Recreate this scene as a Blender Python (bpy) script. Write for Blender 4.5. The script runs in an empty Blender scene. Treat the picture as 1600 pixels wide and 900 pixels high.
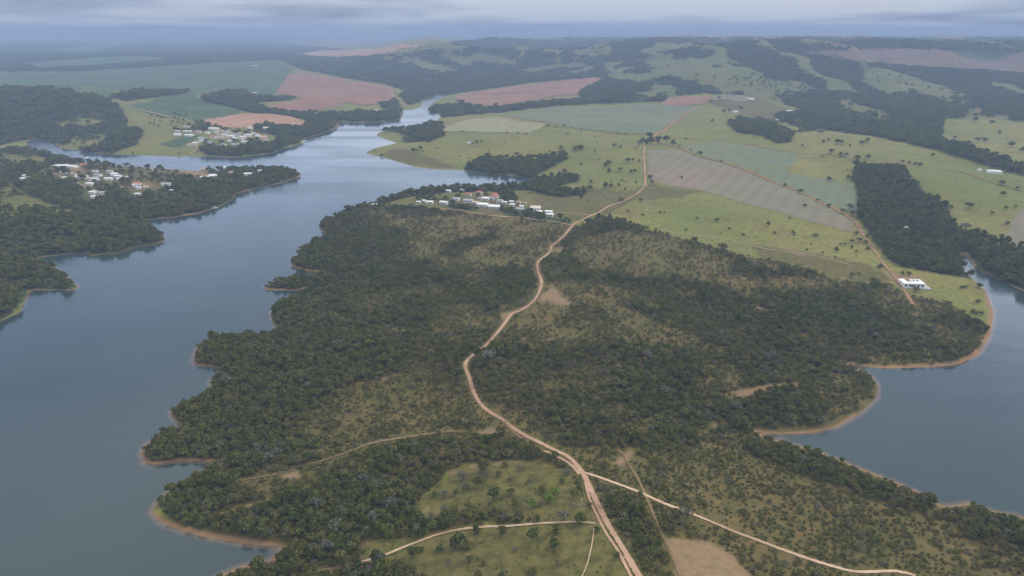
import bpy, math, random
import numpy as np
from mathutils import Vector
from mathutils.geometry import delaunay_2d_cdt

rng = np.random.default_rng(7)
random.seed(7)
scene = bpy.context.scene
COL = scene.collection

# ------------------------------------------------------------------ camera
CAM_H, FOC, HOR = 200.0, 1090.0, 50.0          # metres above the water, focal length and horizon row in photo pixels
PITCH = math.atan((450 - HOR) / FOC)
cd = bpy.data.cameras.new('camera')
cd.sensor_width = 36.0
cd.lens = 36.0 * FOC / 1600.0
cd.clip_start = 1.0
cd.clip_end = 120000.0
cam = bpy.data.objects.new('camera', cd)
COL.objects.link(cam)
cam.location = (0, 0, CAM_H)
cam.rotation_euler = (math.pi / 2 - PITCH, 0, 0)
scene.camera = cam

# ------------------------------------------------------------------ world, sun, exposure
SUN_EL, SUN_AZ = math.radians(46), math.radians(62)      # azimuth clockwise from +Y (view direction)
w = bpy.data.worlds.new('World'); scene.world = w; w.use_nodes = True
nt = w.node_tree; nt.nodes.clear()
def N(t, kind, **kw):
    n = t.nodes.new(kind)
    for k, v in kw.items(): setattr(n, k, v)
    return n
def math_node(t, op, a, b=None, c=None, clamp=False):
    n = N(t, 'ShaderNodeMath', operation=op); n.use_clamp = clamp
    for i, v in enumerate((a, b, c)):
        if v is None: continue
        if isinstance(v, (int, float)): n.inputs[i].default_value = v
        else: t.links.new(v, n.inputs[i])
    return n.outputs[0]
out = N(nt, 'ShaderNodeOutputWorld')
sky = N(nt, 'ShaderNodeTexSky', sky_type='NISHITA')
sky.sun_disc = False; sky.sun_elevation = SUN_EL; sky.sun_rotation = SUN_AZ
sky.air_density = 1.0; sky.dust_density = 2.0
bg1 = N(nt, 'ShaderNodeBackground'); bg1.inputs[1].default_value = 0.1
nt.links.new(sky.outputs[0], bg1.inputs[0])
tc = N(nt, 'ShaderNodeTexCoord')
sep = N(nt, 'ShaderNodeSeparateXYZ'); nt.links.new(tc.outputs['Generated'], sep.inputs[0])
zc = math_node(nt, 'MAXIMUM', sep.outputs[2], 0.0)
den = math_node(nt, 'ADD', zc, 0.055)
px_ = math_node(nt, 'DIVIDE', sep.outputs[0], den)
py_ = math_node(nt, 'DIVIDE', sep.outputs[1], den)
cmb = N(nt, 'ShaderNodeCombineXYZ')
nt.links.new(px_, cmb.inputs[0]); nt.links.new(py_, cmb.inputs[1])
cmb.inputs[2].default_value = 3.7                        # which slice of the cloud field
def cloud_noise(scale, detail, rough):
    n = N(nt, 'ShaderNodeTexNoise'); n.inputs['Scale'].default_value = scale
    n.inputs['Detail'].default_value = detail; n.inputs['Roughness'].default_value = rough
    n.inputs['Distortion'].default_value = 0.4
    nt.links.new(cmb.outputs[0], n.inputs['Vector']); return n.outputs['Fac']
n1 = cloud_noise(0.11, 3, 0.5)
n2 = cloud_noise(0.34, 4, 0.55)
mixn = math_node(nt, 'MULTIPLY_ADD', n2, 0.3, math_node(nt, 'MULTIPLY', n1, 0.7))
ramp = N(nt, 'ShaderNodeValToRGB')
ramp.color_ramp.elements[0].position = 0.42; ramp.color_ramp.elements[0].color = (0.16, 0.21, 0.32, 1)
ramp.color_ramp.elements[1].position = 0.58; ramp.color_ramp.elements[1].color = (0.62, 0.67, 0.77, 1)
e = ramp.color_ramp.elements.new(0.5); e.color = (0.38, 0.45, 0.58, 1)
nt.links.new(mixn, ramp.inputs[0])
rise = N(nt, 'ShaderNodeMapRange', interpolation_type='SMOOTHSTEP'); rise.inputs[1].default_value = 0.03; rise.inputs[2].default_value = 0.15
rise.inputs[3].default_value = 0.92; rise.inputs[4].default_value = 3.3; nt.links.new(zc, rise.inputs[0])
gain = math_node(nt, 'MULTIPLY_ADD', zc, -0.25, rise.outputs[0])      # overcast dome: heavy rain cloud low down, an even bright deck above
bg2 = N(nt, 'ShaderNodeBackground')
deck = N(nt, 'ShaderNodeMix', data_type='RGBA'); bw = N(nt, 'ShaderNodeRGBToBW'); nt.links.new(ramp.outputs[0], bw.inputs[0])
warm = N(nt, 'ShaderNodeMix', data_type='RGBA', blend_type='MULTIPLY'); warm.inputs[0].default_value = 1.0
nt.links.new(bw.outputs[0], warm.inputs[6]); warm.inputs[7].default_value = (1.03, 1.0, 0.97, 1)
high = N(nt, 'ShaderNodeMapRange', interpolation_type='SMOOTHSTEP'); high.inputs[1].default_value = 0.25; high.inputs[2].default_value = 0.75; nt.links.new(zc, high.inputs[0])
nt.links.new(high.outputs[0], deck.inputs[0]); nt.links.new(ramp.outputs[0], deck.inputs[6]); nt.links.new(warm.outputs[2], deck.inputs[7])
nt.links.new(deck.outputs[2], bg2.inputs[0]); nt.links.new(gain, bg2.inputs[1])
cover = N(nt, 'ShaderNodeMapRange'); cover.inputs[1].default_value = 0.75; cover.inputs[2].default_value = 0.6
cover.inputs[3].default_value = 0.85; cover.inputs[4].default_value = 1.0
nt.links.new(n1, cover.inputs[0])
ms = N(nt, 'ShaderNodeMixShader')
nt.links.new(cover.outputs[0], ms.inputs[0]); nt.links.new(bg1.outputs[0], ms.inputs[1]); nt.links.new(bg2.outputs[0], ms.inputs[2])
nt.links.new(ms.outputs[0], out.inputs['Surface'])

sd = bpy.data.lights.new('sun', 'SUN'); sd.energy = 1.5; sd.angle = math.radians(10); sd.color = (1.0, 0.90, 0.76)
sun = bpy.data.objects.new('sun', sd); COL.objects.link(sun)
sun_dir = Vector((math.sin(SUN_AZ) * math.cos(SUN_EL), math.cos(SUN_AZ) * math.cos(SUN_EL), math.sin(SUN_EL)))
sun.rotation_euler = sun_dir.to_track_quat('Z', 'Y').to_euler()

scene.view_settings.view_transform = 'Standard'
scene.view_settings.look = 'None'
scene.view_settings.exposure = 0.10
scene.view_settings.gamma = 1.0
scene.view_settings.use_curve_mapping = False
scene.cycles.use_denoising = True
scene.cycles.max_bounces = 5
scene.cycles.diffuse_bounces = 2
scene.cycles.transparent_max_bounces = 8
scene.cycles.volume_bounces = 1

# ------------------------------------------------------------------ numeric helpers
def sstep(a, b, x):
    t = np.clip((x - a) / (b - a), 0, 1); return t * t * (3 - 2 * t)
def _hash(ix, iy, seed):
    h = (ix.astype(np.int64) * 374761393 + iy.astype(np.int64) * 668265263 + seed * 974711) & 0xffffffff
    h = ((h ^ (h >> 13)) * 1274126177) & 0xffffffff
    h = h ^ (h >> 16)
    return (h & 0xffffff) / float(0xffffff)
def vnoise(x, y, seed=0):
    ix, iy = np.floor(x), np.floor(y); fx, fy = x - ix, y - iy
    fx, fy = fx * fx * (3 - 2 * fx), fy * fy * (3 - 2 * fy)
    a, b = _hash(ix, iy, seed), _hash(ix + 1, iy, seed)
    c, d = _hash(ix, iy + 1, seed), _hash(ix + 1, iy + 1, seed)
    return (a * (1 - fx) + b * fx) * (1 - fy) + (c * (1 - fx) + d * fx) * fy
def fbm(x, y, size, octv=4, seed=0, gain=0.5):
    s = np.zeros_like(x, dtype=float); amp, tot, f = 1.0, 0.0, 1.0 / size
    for o in range(octv):
        s += amp * vnoise(x * f + o * 17.3, y * f - o * 9.1, seed + o); tot += amp; amp *= gain; f *= 2.03
    return s / tot
def ridged(x, y, size, octv=5, seed=0):
    s = np.zeros_like(x, dtype=float); amp, tot, f = 1.0, 0.0, 1.0 / size
    for o in range(octv):
        s += amp * (1 - np.abs(2 * vnoise(x * f + o * 5.7, y * f + o * 3.3, seed + o) - 1)); tot += amp; amp *= 0.5; f *= 2.1
    return s / tot
SP, CP = math.sin(PITCH), math.cos(PITCH)
def pix_dir(px, py):
    a, b = (np.asarray(px, float) - 800) / FOC, (450 - np.asarray(py, float)) / FOC
    return a, CP + b * SP, -SP + b * CP
def pix_plane(px, py, z=0.0):
    dx, dy, dz = pix_dir(px, py); t = (z - CAM_H) / dz
    return dx * t, dy * t
def project(x, y, z):
    zz = z - CAM_H
    depth = y * CP - zz * SP
    depth = np.where(depth < 1, 1, depth)
    return 800 + FOC * x / depth, 450 - FOC * (y * SP + zz * CP) / depth
def inpoly(x, y, poly):
    p = np.asarray(poly, float); r = np.zeros(np.shape(x), bool)
    j = len(p) - 1
    for i in range(len(p)):
        xi, yi, xj, yj = p[i, 0], p[i, 1], p[j, 0], p[j, 1]
        if yi != yj:
            c = ((yi > y) != (yj > y)) & (x < (xj - xi) * (y - yi) / (yj - yi) + xi)
            r ^= c
        j = i
    return r
def polydist(x, y, poly, closed=True):
    p = np.asarray(poly, float); best = np.full(np.shape(x), 1e18)
    n = len(p)
    for i in range(n if closed else n - 1):
        ax, ay = p[i]; bx, by = p[(i + 1) % n]
        ex, ey = bx - ax, by - ay; L = ex * ex + ey * ey + 1e-12
        t = np.clip(((x - ax) * ex + (y - ay) * ey) / L, 0, 1)
        qx, qy = x - ax - t * ex, y - ay - t * ey
        np.minimum(best, qx * qx + qy * qy, out=best)
    return np.sqrt(best)
def zoomed(ox, oy, s, pts):            # notes taken in an enlarged crop, back to photo pixels
    return [(ox + p[0] / s, oy + p[1] / s) + tuple(p[2:]) for p in pts]

# ------------------------------------------------------------------ shorelines (photo pixels, on the water plane z = 0)
LEFT_LAKE = [(150,1200),(230,1000),(290,930),(330,906),(347,898),(378,886),(422,878),(436,866),(442,854),(391,850),(333,841),(280,828),(249,814),(238,798),(249,781),(271,763),(311,743),(338,730),(351,719),
 (324,721),(284,719),(244,725),(227,723),(220,708),(231,693),(262,676),(287,670),(282,662),(271,655),(267,644),(282,633),(320,622),(332,606),(327,597),(347,577),(333,572),(307,570),(302,561),(309,543),(329,532),(360,528),(391,525),(431,522),
 (441,518),(431,511),(423,491),(431,477),(459,464),(491,454),(519,447),(494,450),(453,453),(419,453),(412,448),(428,441),(462,436),(503,431),(505,426),(478,422),(456,416),(455,408),(466,397),(475,387),(506,373),(511,366),(497,352),(509,346),(534,334),(556,326),(578,320),(596,316),(612,311),
 (640,304),(681,298),(744,296),(790,294),(822,292),(832,288),(834,283),(826,278),(806,275),(744,270),(722,265.5),(681,264.5),(650,261),(619,252),(590,244),(571,239),(584,232),(616,224.5),(620,223),(603,218),(588,211),(594,206.5),(616,203),(639,203),(654,200),(676,192),(689,184),(690,178),(682,175.5),(667,173),(673,163),(690,153),(700,148),(690,147),(676,153),(660,160),(655,169),(629,173),(626,187),(582,192),(529,190),
 (528,197),(522,202),(496,211),(475,217),(475,223),(452,231),(433,234),(431,238),(403,243),(365,246),(321,244),(286,244),(260,244),(175,241),(130,237),(95,231),(85,224),(70,219),(52,217),(40,222),(46,232),(75,243),(120,252),(175,259),(240,264),(310,267),(390,266),(440,266),(466,270),
 (469,275),(447,284),(406,293),(366,303),(366,309),(344,322),(309,334),(266,340),(225,343),(228,350),(256,369),(258,376),(244,381),(212,386),(187,395),(144,399),(137,394),(103,397),(62,402),(56,406),(87,419),(122,448),(116,453),(47,452),(44,458),(36,474),(29,489),(0,501),
 (-80,530),(-240,560),(-420,640),(-560,760),(-620,905),(-620,1200)]
RIGHT_LAKE = [(1700,842),(1600,809),(1544,797),(1517,785),(1493,791),(1470,791),(1454,778),(1400,754),(1342,731),(1283,708),(1237,694),(1198,684),(1178,674),(1217,678),(1268,676),(1307,667),(1346,643),(1369,622),(1371,602),(1361,587),(1326,572),(1318,567),(1350,572),(1380,575),(1458,573),(1497,569),(1528,554),(1547,523),(1552,488),(1539,453),(1521,438),(1499,416),(1492,403),(1508,394),(1526,419),(1569,440),(1600,455),(1680,480),(1800,500),(2000,560),(2100,700),(2000,850)]
def shore_world(pts):
    p = np.array(pts, float); x, y = pix_plane(p[:, 0], p[:, 1]); return np.stack([x, y], 1)
WL, WR = shore_world(LEFT_LAKE), shore_world(RIGHT_LAKE)
GULLIES = [[(519,445),(560,428),(640,405),(720,372),(770,358)], [(441,516),(520,505),(620,480),(700,462),(800,430)], [(347,573),(430,570),(560,560)],
           [(351,718),(430,690),(520,670),(640,640)], [(436,866),(540,842),(640,800),(690,735),(760,700)], [(1178,672),(1120,655),(1020,640),(900,620)],
           [(1318,566),(1200,520),(1060,475),(930,432),(880,412)], [(1500,405),(1440,370),(1400,300)], [(225,341),(160,330),(60,330)], [(137,394),(120,370)], [(834,280),(880,262),(890,240)]]

# ------------------------------------------------------------------ terrain height on a fan-shaped grid
rows = [-80.0]
while rows[-1] < 46000: rows.append(rows[-1] + max(2.6, 0.0085 * (rows[-1] + 150)))
ROWS = np.array(rows); NU = 541; UU = np.linspace(-1.25, 1.25, NU); OFF = 150.0
GX = UU[None, :] * (ROWS[:, None] + OFF); GY = np.repeat(ROWS[:, None], NU, 1)
SD = np.full(GX.shape, 4000.0)
near = (GY < 3600)
gx, gy = GX[near], GY[near]
dl = polydist(gx, gy, WL); dr = polydist(gx, gy, WR)
inside = inpoly(gx, gy, WL) | inpoly(gx, gy, WR)
dd = np.minimum(dl, dr)
SD[near] = np.where(inside, -dd, dd)
def spurs(x, y):
    wp = fbm(x, y, 420, 3, 151) * 1.6
    return 0.7 * (1 - np.abs(2 * vnoise(x / 210 + wp, y / 1000 + wp * 0.4, 161) - 1)) + 0.3 * (1 - np.abs(2 * vnoise(x / 95 + wp * 2, y / 330, 162) - 1))
def gauss(x, y, cx, cy, r): return np.exp(-((x - cx) ** 2 + (y - cy) ** 2) / (r * r))
def terrain(x, y, d):
    dp = np.maximum(d, 0)
    wob = 0.6 + 0.8 * fbm(x, y, 90, 3, 5)
    h = 1.3 * (1 - np.exp(-dp / 4)) + 23 * wob * (1 - np.exp(-np.maximum(dp - 3, 0) / 190))
    h += (fbm(x, y, 130, 4, 11) - 0.5) * 9 * sstep(15, 140, dp)
    u = x / (y + OFF)
    for g in GULLIES:
        p = np.array(g, float); qx, qy = pix_plane(p[:, 0], p[:, 1], 8.0)
        poly = np.stack([qx, qy], 1)
        m = (x > qx.min() - 120) & (x < qx.max() + 120) & (y > qy.min() - 120) & (y < qy.max() + 120) & (d > 0)
        if m.any():
            dg = polydist(x[m], y[m], poly, False)
            h[m] *= 1 - 0.42 * np.exp(-(dg / 26) ** 2)
    land = d > 0
    h += 42 * gauss(x, y, -1330, 1780, 420) * land * sstep(0, 200, dp)
    h += 14 * gauss(x, y, -520, 640, 120) * land * sstep(0, 90, dp)
    h += 20 * sstep(1300, 4500, y) * sstep(0, 500, dp)
    mr = sstep(0.06, 0.30, u) * sstep(1750, 3000, y) * (1 - sstep(6500, 9000, y))
    h += mr * (6 + 230 * (ridged(x, y, 1300, 5, 21) - 0.38))
    mc = sstep(-0.27, -0.1, u) * (1 - sstep(0.1, 0.34, u)) * sstep(2700, 3600, y) * (1 - sstep(6500, 9000, y))
    h += mc * (6 + 160 * (ridged(x, y, 1000, 5, 31) - 0.40))
    h += (mr + mc * 0.7) * 78 * (spurs(x, y) - 0.38)
    h += (fbm(x, y, 1500, 4, 41) - 0.35) * 30 * sstep(2500, 6000, y)
    h += 55 * sstep(6000, 22000, y) + 25 * sstep(12000, 30000, y)
    edge = y + (fbm(x, y, 3500, 4, 51) - 0.5) * 5000
    h += 72 * sstep(8500, 11500, edge) * sstep(-0.05, 0.2, u)
    h = np.where(h > 120, 120 + 62 * np.tanh((h - 120) / 62), h)
    bed = np.maximum(-7, d * 0.16)
    return np.where(land, h, bed)
GZ = terrain(GX.ravel(), GY.ravel(), SD.ravel()).reshape(GX.shape)

def grid_at(A, x, y):
    x, y = np.asarray(x, float), np.asarray(y, float)
    fj = np.clip(np.interp(y, ROWS, np.arange(len(ROWS))), 0, len(ROWS) - 1.001)
    fi = np.clip((x / (y + OFF) + 1.25) / 2.5 * (NU - 1), 0, NU - 1.001)
    j, i = fj.astype(int), fi.astype(int); fj, fi = fj - j, fi - i
    return (A[j, i] * (1 - fi) + A[j, i + 1] * fi) * (1 - fj) + (A[j + 1, i] * (1 - fi) + A[j + 1, i + 1] * fi) * fj
def Hm(x, y): return grid_at(GZ, x, y)
def cast(px, py):
    """photo pixels -> points on the ground or water"""
    px, py = np.atleast_1d(np.asarray(px, float)), np.atleast_1d(np.asarray(py, float))
    dx, dy, dz = pix_dir(px, py)
    T = np.geomspace(120, 42000, 620)
    hit = np.full(len(px), T[-1]); lo = np.full(len(px), T[-2]); done = np.zeros(len(px), bool)
    prev = T[0]
    for t in T:
        z = CAM_H + dz * t; g = np.maximum(Hm(dx * t, dy * t), 0)
        new = (~done) & (z < g)
        hit[new] = t; lo[new] = prev; done |= new; prev = t
    a, b = lo.copy(), hit.copy()
    for _ in range(14):
        m = (a + b) / 2; below = CAM_H + dz * m < np.maximum(Hm(dx * m, dy * m), 0)
        b = np.where(below, m, b); a = np.where(below, a, m)
    return dx * b, dy * b, np.maximum(Hm(dx * b, dy * b), 0)

# ------------------------------------------------------------------ land cover, traced on the photograph
PENINSULA = [(345,915),(200,720),(280,520),(400,430),(480,350),(560,318),(600,321),(650,327),(720,333),(800,341),(880,349),(900,352),(944,341),(1031,364),(1110,386),(1184,403),(1250,417),(1337,443),(1394,448),(1425,461),(1482,474),(1525,502),(1560,520),(1560,600),(1700,820),(1700,1400),(300,1400)]
CLEARING = [(700,742),(735,722),(800,717),(850,722),(888,737),(912,775),(935,820),(992,920),(1005,960),(620,960),(668,905),(610,878),(560,868),(560,852),(600,843),(640,838),(740,823),(880,815),(860,812),(760,806),(690,806),(660,812),(640,800),(672,768)]
DENSE = [
 [(500,345),(560,328),(600,335),(625,350),(565,362),(605,385),(560,412),(640,418),(720,430),(760,450),(745,485),(690,500),(600,505),(560,525),(640,545),(560,600),(480,640),(400,700),(300,735),(215,725),(260,630),(300,530),(430,510),(410,440),(455,400)],
 [(870,402),(905,428),(985,440),(1050,440),(1130,452),(1220,446),(1330,462),(1400,485),(1545,505),(1525,560),(1330,575),(1375,605),(1310,670),(1180,670),(1120,645),(1190,625),(1130,560),(1020,500),(930,455)],
 [(760,535),(860,545),(960,530),(1080,560),(1100,620),(960,660),(860,655),(780,640),(742,590)],
 [(440,790),(520,745),(620,700),(720,672),(855,690),(880,715),(740,722),(700,740),(668,775),(655,800),(700,805),(880,812),(740,822),(640,835),(560,850),(440,895),(430,860),(400,830)],
 [(430,915),(470,880),(560,858),(600,872),(650,888),(668,915)], [(250,780),(290,765),(330,775),(300,800),(260,800)],
 [(920,760),(1000,780),(1040,800),(1040,840),(1010,900),(985,880),(945,820)], [(740,690),(880,700),(870,715),(750,712)], [(720,460),(840,440),(830,470),(780,490),(720,485)],
 [(900,350),(944,340),(1110,386),(1250,417),(1260,425),(1110,396),(1000,372),(920,368)],
 [(680,395),(720,372),(770,360),(760,372),(720,388),(700,402)], [(1480,800),(1600,815),(1600,860),(1500,840)], [(1180,680),(1330,735),(1460,790),(1400,790),(1280,740),(1190,705)]]
SPARSE = [
 [(610,362),(720,340),(890,352),(860,398),(845,410),(790,420),(690,412),(620,402)], [(905,360),(1000,378),(1110,402),(1250,430),(1330,448),(1220,442),(1100,440),(1000,425),(900,398)],
 [(850,440),(930,462),(1020,505),(1130,565),(1060,565),(960,520),(860,515),(820,500)], [(1130,600),(1200,585),(1300,590),(1250,610),(1150,630)],
 [(560,600),(735,560),(735,640),(700,670),(640,690),(500,720),(430,740),(450,690)], [(1000,700),(1120,680),(1250,725),(1420,795),(1600,850),(1600,920),(1400,890),(1100,800),(960,745)],
 [(300,770),(420,740),(500,735),(430,800),(300,810)], [(880,690),(1000,690),(990,740),(930,735)], [(1060,850),(1180,845),(1330,890),(1340,915),(1060,915)], [(740,665),(860,660),(900,700),(830,690),(760,670)]]
BARE = (
 [zoomed(680,330,3.9125,[(700,440),(740,470),(770,510),(855,570),(770,585),(700,555),(620,565),(650,500),(690,480)]), zoomed(680,330,3.9125,[(385,640),(400,620),(460,612),(540,585),(500,625),(455,640),(420,675)]),
  zoomed(680,330,3.9125,[(730,225),(785,215),(795,245),(760,265),(720,255)]), zoomed(900,250,2.2857,[(690,305),(740,306),(800,328),(850,342),(800,342),(740,320)])]
 + [zoomed(640,700,4.444,q) for q in ([(230,205),(300,160),(370,145),(300,190)],[(400,110),(470,95),(470,150),(400,145)],[(570,95),(700,80),(800,90),(860,100),(700,100),(600,130)],[(70,460),(130,395),(150,400),(100,450)],
   [(140,420),(210,410),(220,460),(180,475)],[(230,690),(300,670),(360,680),(280,710)],[(390,720),(440,710),(420,750),(380,750)],[(45,770),(115,760),(60,780)],[(0,600),(60,565),(250,575),(100,592)])]
 + [zoomed(200,500,2.25,q) for q in ([(610,880),(740,865),(860,855),(870,868),(740,885),(640,893)],[(550,885),(600,875),(590,890)],[(815,775),(870,765),(860,790),(820,795)],[(1030,660),(1060,650),(1070,670),(1040,685)])]
 + [[(1035,842),(1060,838),(1110,845),(1150,868),(1178,905),(1160,930),(1062,920)], [(1112,660),(1120,655),(1124,670),(1114,670)], [(1135,612),(1200,600),(1290,597),(1240,606),(1160,622)], [(735,672),(770,668),(800,676),(760,682)],
    [(278,262),(300,262),(322,268),(334,275),(345,278),(335,281),(300,277),(280,270)], [(212,285),(232,283),(242,290),(225,296),(212,292)], [(104,258),(130,256),(132,266),(112,272)], [(62,263),(80,271),(68,273)],
    [(1380,425),(1410,428),(1440,428),(1447,440),(1455,452),(1425,452),(1405,450)], [(450,226),(458,225),(462,231),(448,233)], [(300,222),(312,222),(309,232),(295,233)], [(1518,160),(1535,172),(1530,186),(1524,174)],
    [(1395,250),(1420,255),(1425,260),(1400,256)], [(955,725),(985,700),(992,705),(975,730)], [(440,740),(470,735),(475,748),(440,752)], [(1150,475),(1200,480),(1190,490)], [(1310,240),(1340,244),(1338,248),(1312,246)], [(1285,360),(1300,374),(1322,382),(1300,384)]])
# forests away from the peninsula: (polygon, canopy density)
FOREST_NEAR = [
 ([(1335,264),(1360,262),(1400,262),(1412,272),(1425,290),(1440,305),(1478,328),(1480,345),(1500,365),(1530,375),(1600,395),(1620,470),(1526,424),(1508,393),(1492,400),(1521,436),(1470,428),(1400,414),(1378,395),(1352,355),(1333,330)], 1.0),
 ([(722,266),(735,256),(760,246),(800,250),(840,248),(880,240),(888,246),(862,262),(838,274),(834,282),(806,275),(744,270)], 0.95),
 ([(825,292),(838,282),(870,278),(902,274),(904,284),(870,290),(860,296),(905,300),(918,304),(880,308),(840,302)], 0.9),
 ([(600,205),(620,200),(645,196),(668,192),(690,196),(694,212),(670,222),(640,214),(616,206)], 0.85), ([(625,218),(655,214),(660,222),(630,222)], 0.6),
 ([(1138,192),(1160,188),(1195,190),(1220,200),(1240,210),(1236,222),(1215,224),(1190,212),(1150,206)], 1.0), ([(1205,175),(1240,182),(1300,190),(1310,205),(1260,205),(1215,190)], 0.5),
 ([(600,318),(640,307),(700,301),(760,299),(824,297),(834,290),(824,282),(760,288),(680,290),(630,298),(590,312),(560,325),(590,326)], 0.85),
 ([(700,318),(740,322),(745,330),(700,330)], 0.8), ([(775,325),(830,330),(890,345),(892,352),(840,346),(790,336)], 0.75), ([(780,302),(808,305),(806,316),(782,314)], 0.85), ([(650,308),(700,304),(780,302),(770,312),(700,316),(655,318)], 0.25)]
LEFT_BANK = [(-700,1200),(-900,300),(0,236),(48,230),(130,252),(300,262),(440,264),(475,272),(420,300),(360,325),(230,345),(262,372),(230,392),(60,402),(130,450),(50,460),(0,505)]
LEFT_GRASS = [zoomed(0,240,5,[(-20,270),(100,240),(180,290),(260,355),(400,390),(500,430),(610,455),(540,500),(420,480),(300,450),(180,470),(60,500),(-20,530)]), [(20,250),(40,243),(75,247),(70,256),(30,258)], [(0,240),(60,240),(60,258),(0,262)]]
LEFT_VILLAGE = zoomed(0,240,5,[(120,210),(200,160),(330,130),(420,80),(600,60),(760,75),(1100,90),(1500,90),(1750,140),(1700,200),(1400,200),(1350,260),(1200,320),(1000,300),(900,270),(780,330),(660,330),(620,230),(420,190),(250,200)])
PATCHES = [[(95,228),(120,212),(165,208),(168,222),(120,236),(100,235)],[(80,190),(130,180),(170,188),(150,198),(95,200)]]
FOREST_FAR = [
 ([(-60,140),(60,136),(150,150),(185,165),(200,190),(190,205),(130,235),(85,222),(50,216),(-60,240)], 0.84),
 ([(125,236),(190,198),(225,205),(215,225),(175,240)], 0.85), ([(165,152),(210,142),(295,139),(292,147),(240,152),(200,158)], 1.0), ([(260,166),(280,160),(355,168),(352,175),(290,174)], 1.0),
 ([(310,155),(345,143),(380,140),(400,150),(470,152),(440,158),(400,160),(420,172),(470,178),(540,176),(600,176),(626,172),(628,186),(582,191),(529,189),(500,192),(470,186),(430,180),(390,176),(360,168),(320,160)], 0.95),
 ([(592,160),(615,152),(625,165),(600,172)], 0.9), ([(482,190),(530,190),(528,197),(500,210),(476,216),(452,230),(433,233),(431,237),(403,242),(365,245),(325,243),(312,236),(318,222),(360,228),(420,226),(440,215),(400,205),(398,196),(440,190)], 0.85),
 ([(268,205),(320,190),(335,200),(290,212)], 0.45), ([(330,200),(400,206),(410,214),(345,214)], 0.4), ([(320,215),(420,220),(430,228),(330,228)], 0.35),
 ([(667,172),(690,165),(720,164),(760,170),(800,166),(850,160),(930,155),(1000,158),(1040,152),(1040,158),(940,162),(860,166),(780,176),(740,178),(690,184)], 0.9),
 ([(905,145),(935,128),(950,135),(985,140),(1000,155),(910,160)], 0.8), ([(625,150),(650,135),(690,135),(705,147),(690,152),(660,157),(640,165)], 0.85),
 ([(1210,185),(1260,170),(1300,160),(1340,180),(1420,205),(1460,215),(1520,235),(1600,262),(1600,276),(1540,258),(1460,234),(1380,215),(1290,203)], 0.95), ([(1375,170),(1420,150),(1480,160),(1475,185),(1468,220),(1440,222),(1400,195)], 0.9),
 ([(0,94),(120,104),(250,94),(440,88),(470,92),(330,99),(130,112),(0,112)], 0.85), ([(440,96),(560,88),(640,100),(700,130),(640,134),(606,132),(540,122),(470,108)], 0.75)]
HILL_WOOD = [(-200,62),(400,64),(600,86),(660,72),(760,60),(1700,60),(1700,300),(1600,262),(1500,232),(1330,178),(1250,172),(1180,150),(1100,146),(940,158),(930,122),(840,128),(700,148),(660,150),(560,118),(440,92),(0,112),(-200,120)]
HILL_PASTURE = [zoomed(980,60,2.58,q) for q in ([(800,280),(900,255),(990,290),(1100,340),(1180,410),(1000,385),(880,360),(820,320)],[(1240,400),(1290,340),(1400,300),(1600,360),(1700,420),(1700,540),(1420,470),(1290,440)],
   [(920,160),(1060,120),(1200,160),(1400,230),(1450,280),(1250,270),(1180,220),(1050,240),(930,200)],[(0,215),(80,200),(150,215),(150,240),(0,245)],[(380,225),(470,190),(620,260),(640,290),(470,270)])]
HILL_PASTURE += [[(700,92),(760,82),(840,96),(760,112)],[(600,100),(660,95),(720,108),(690,120),(640,116)],[(1010,98),(1110,90),(1180,100),(1100,120),(1020,118)],[(800,112),(900,104),(960,112),(900,118)]]

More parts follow.
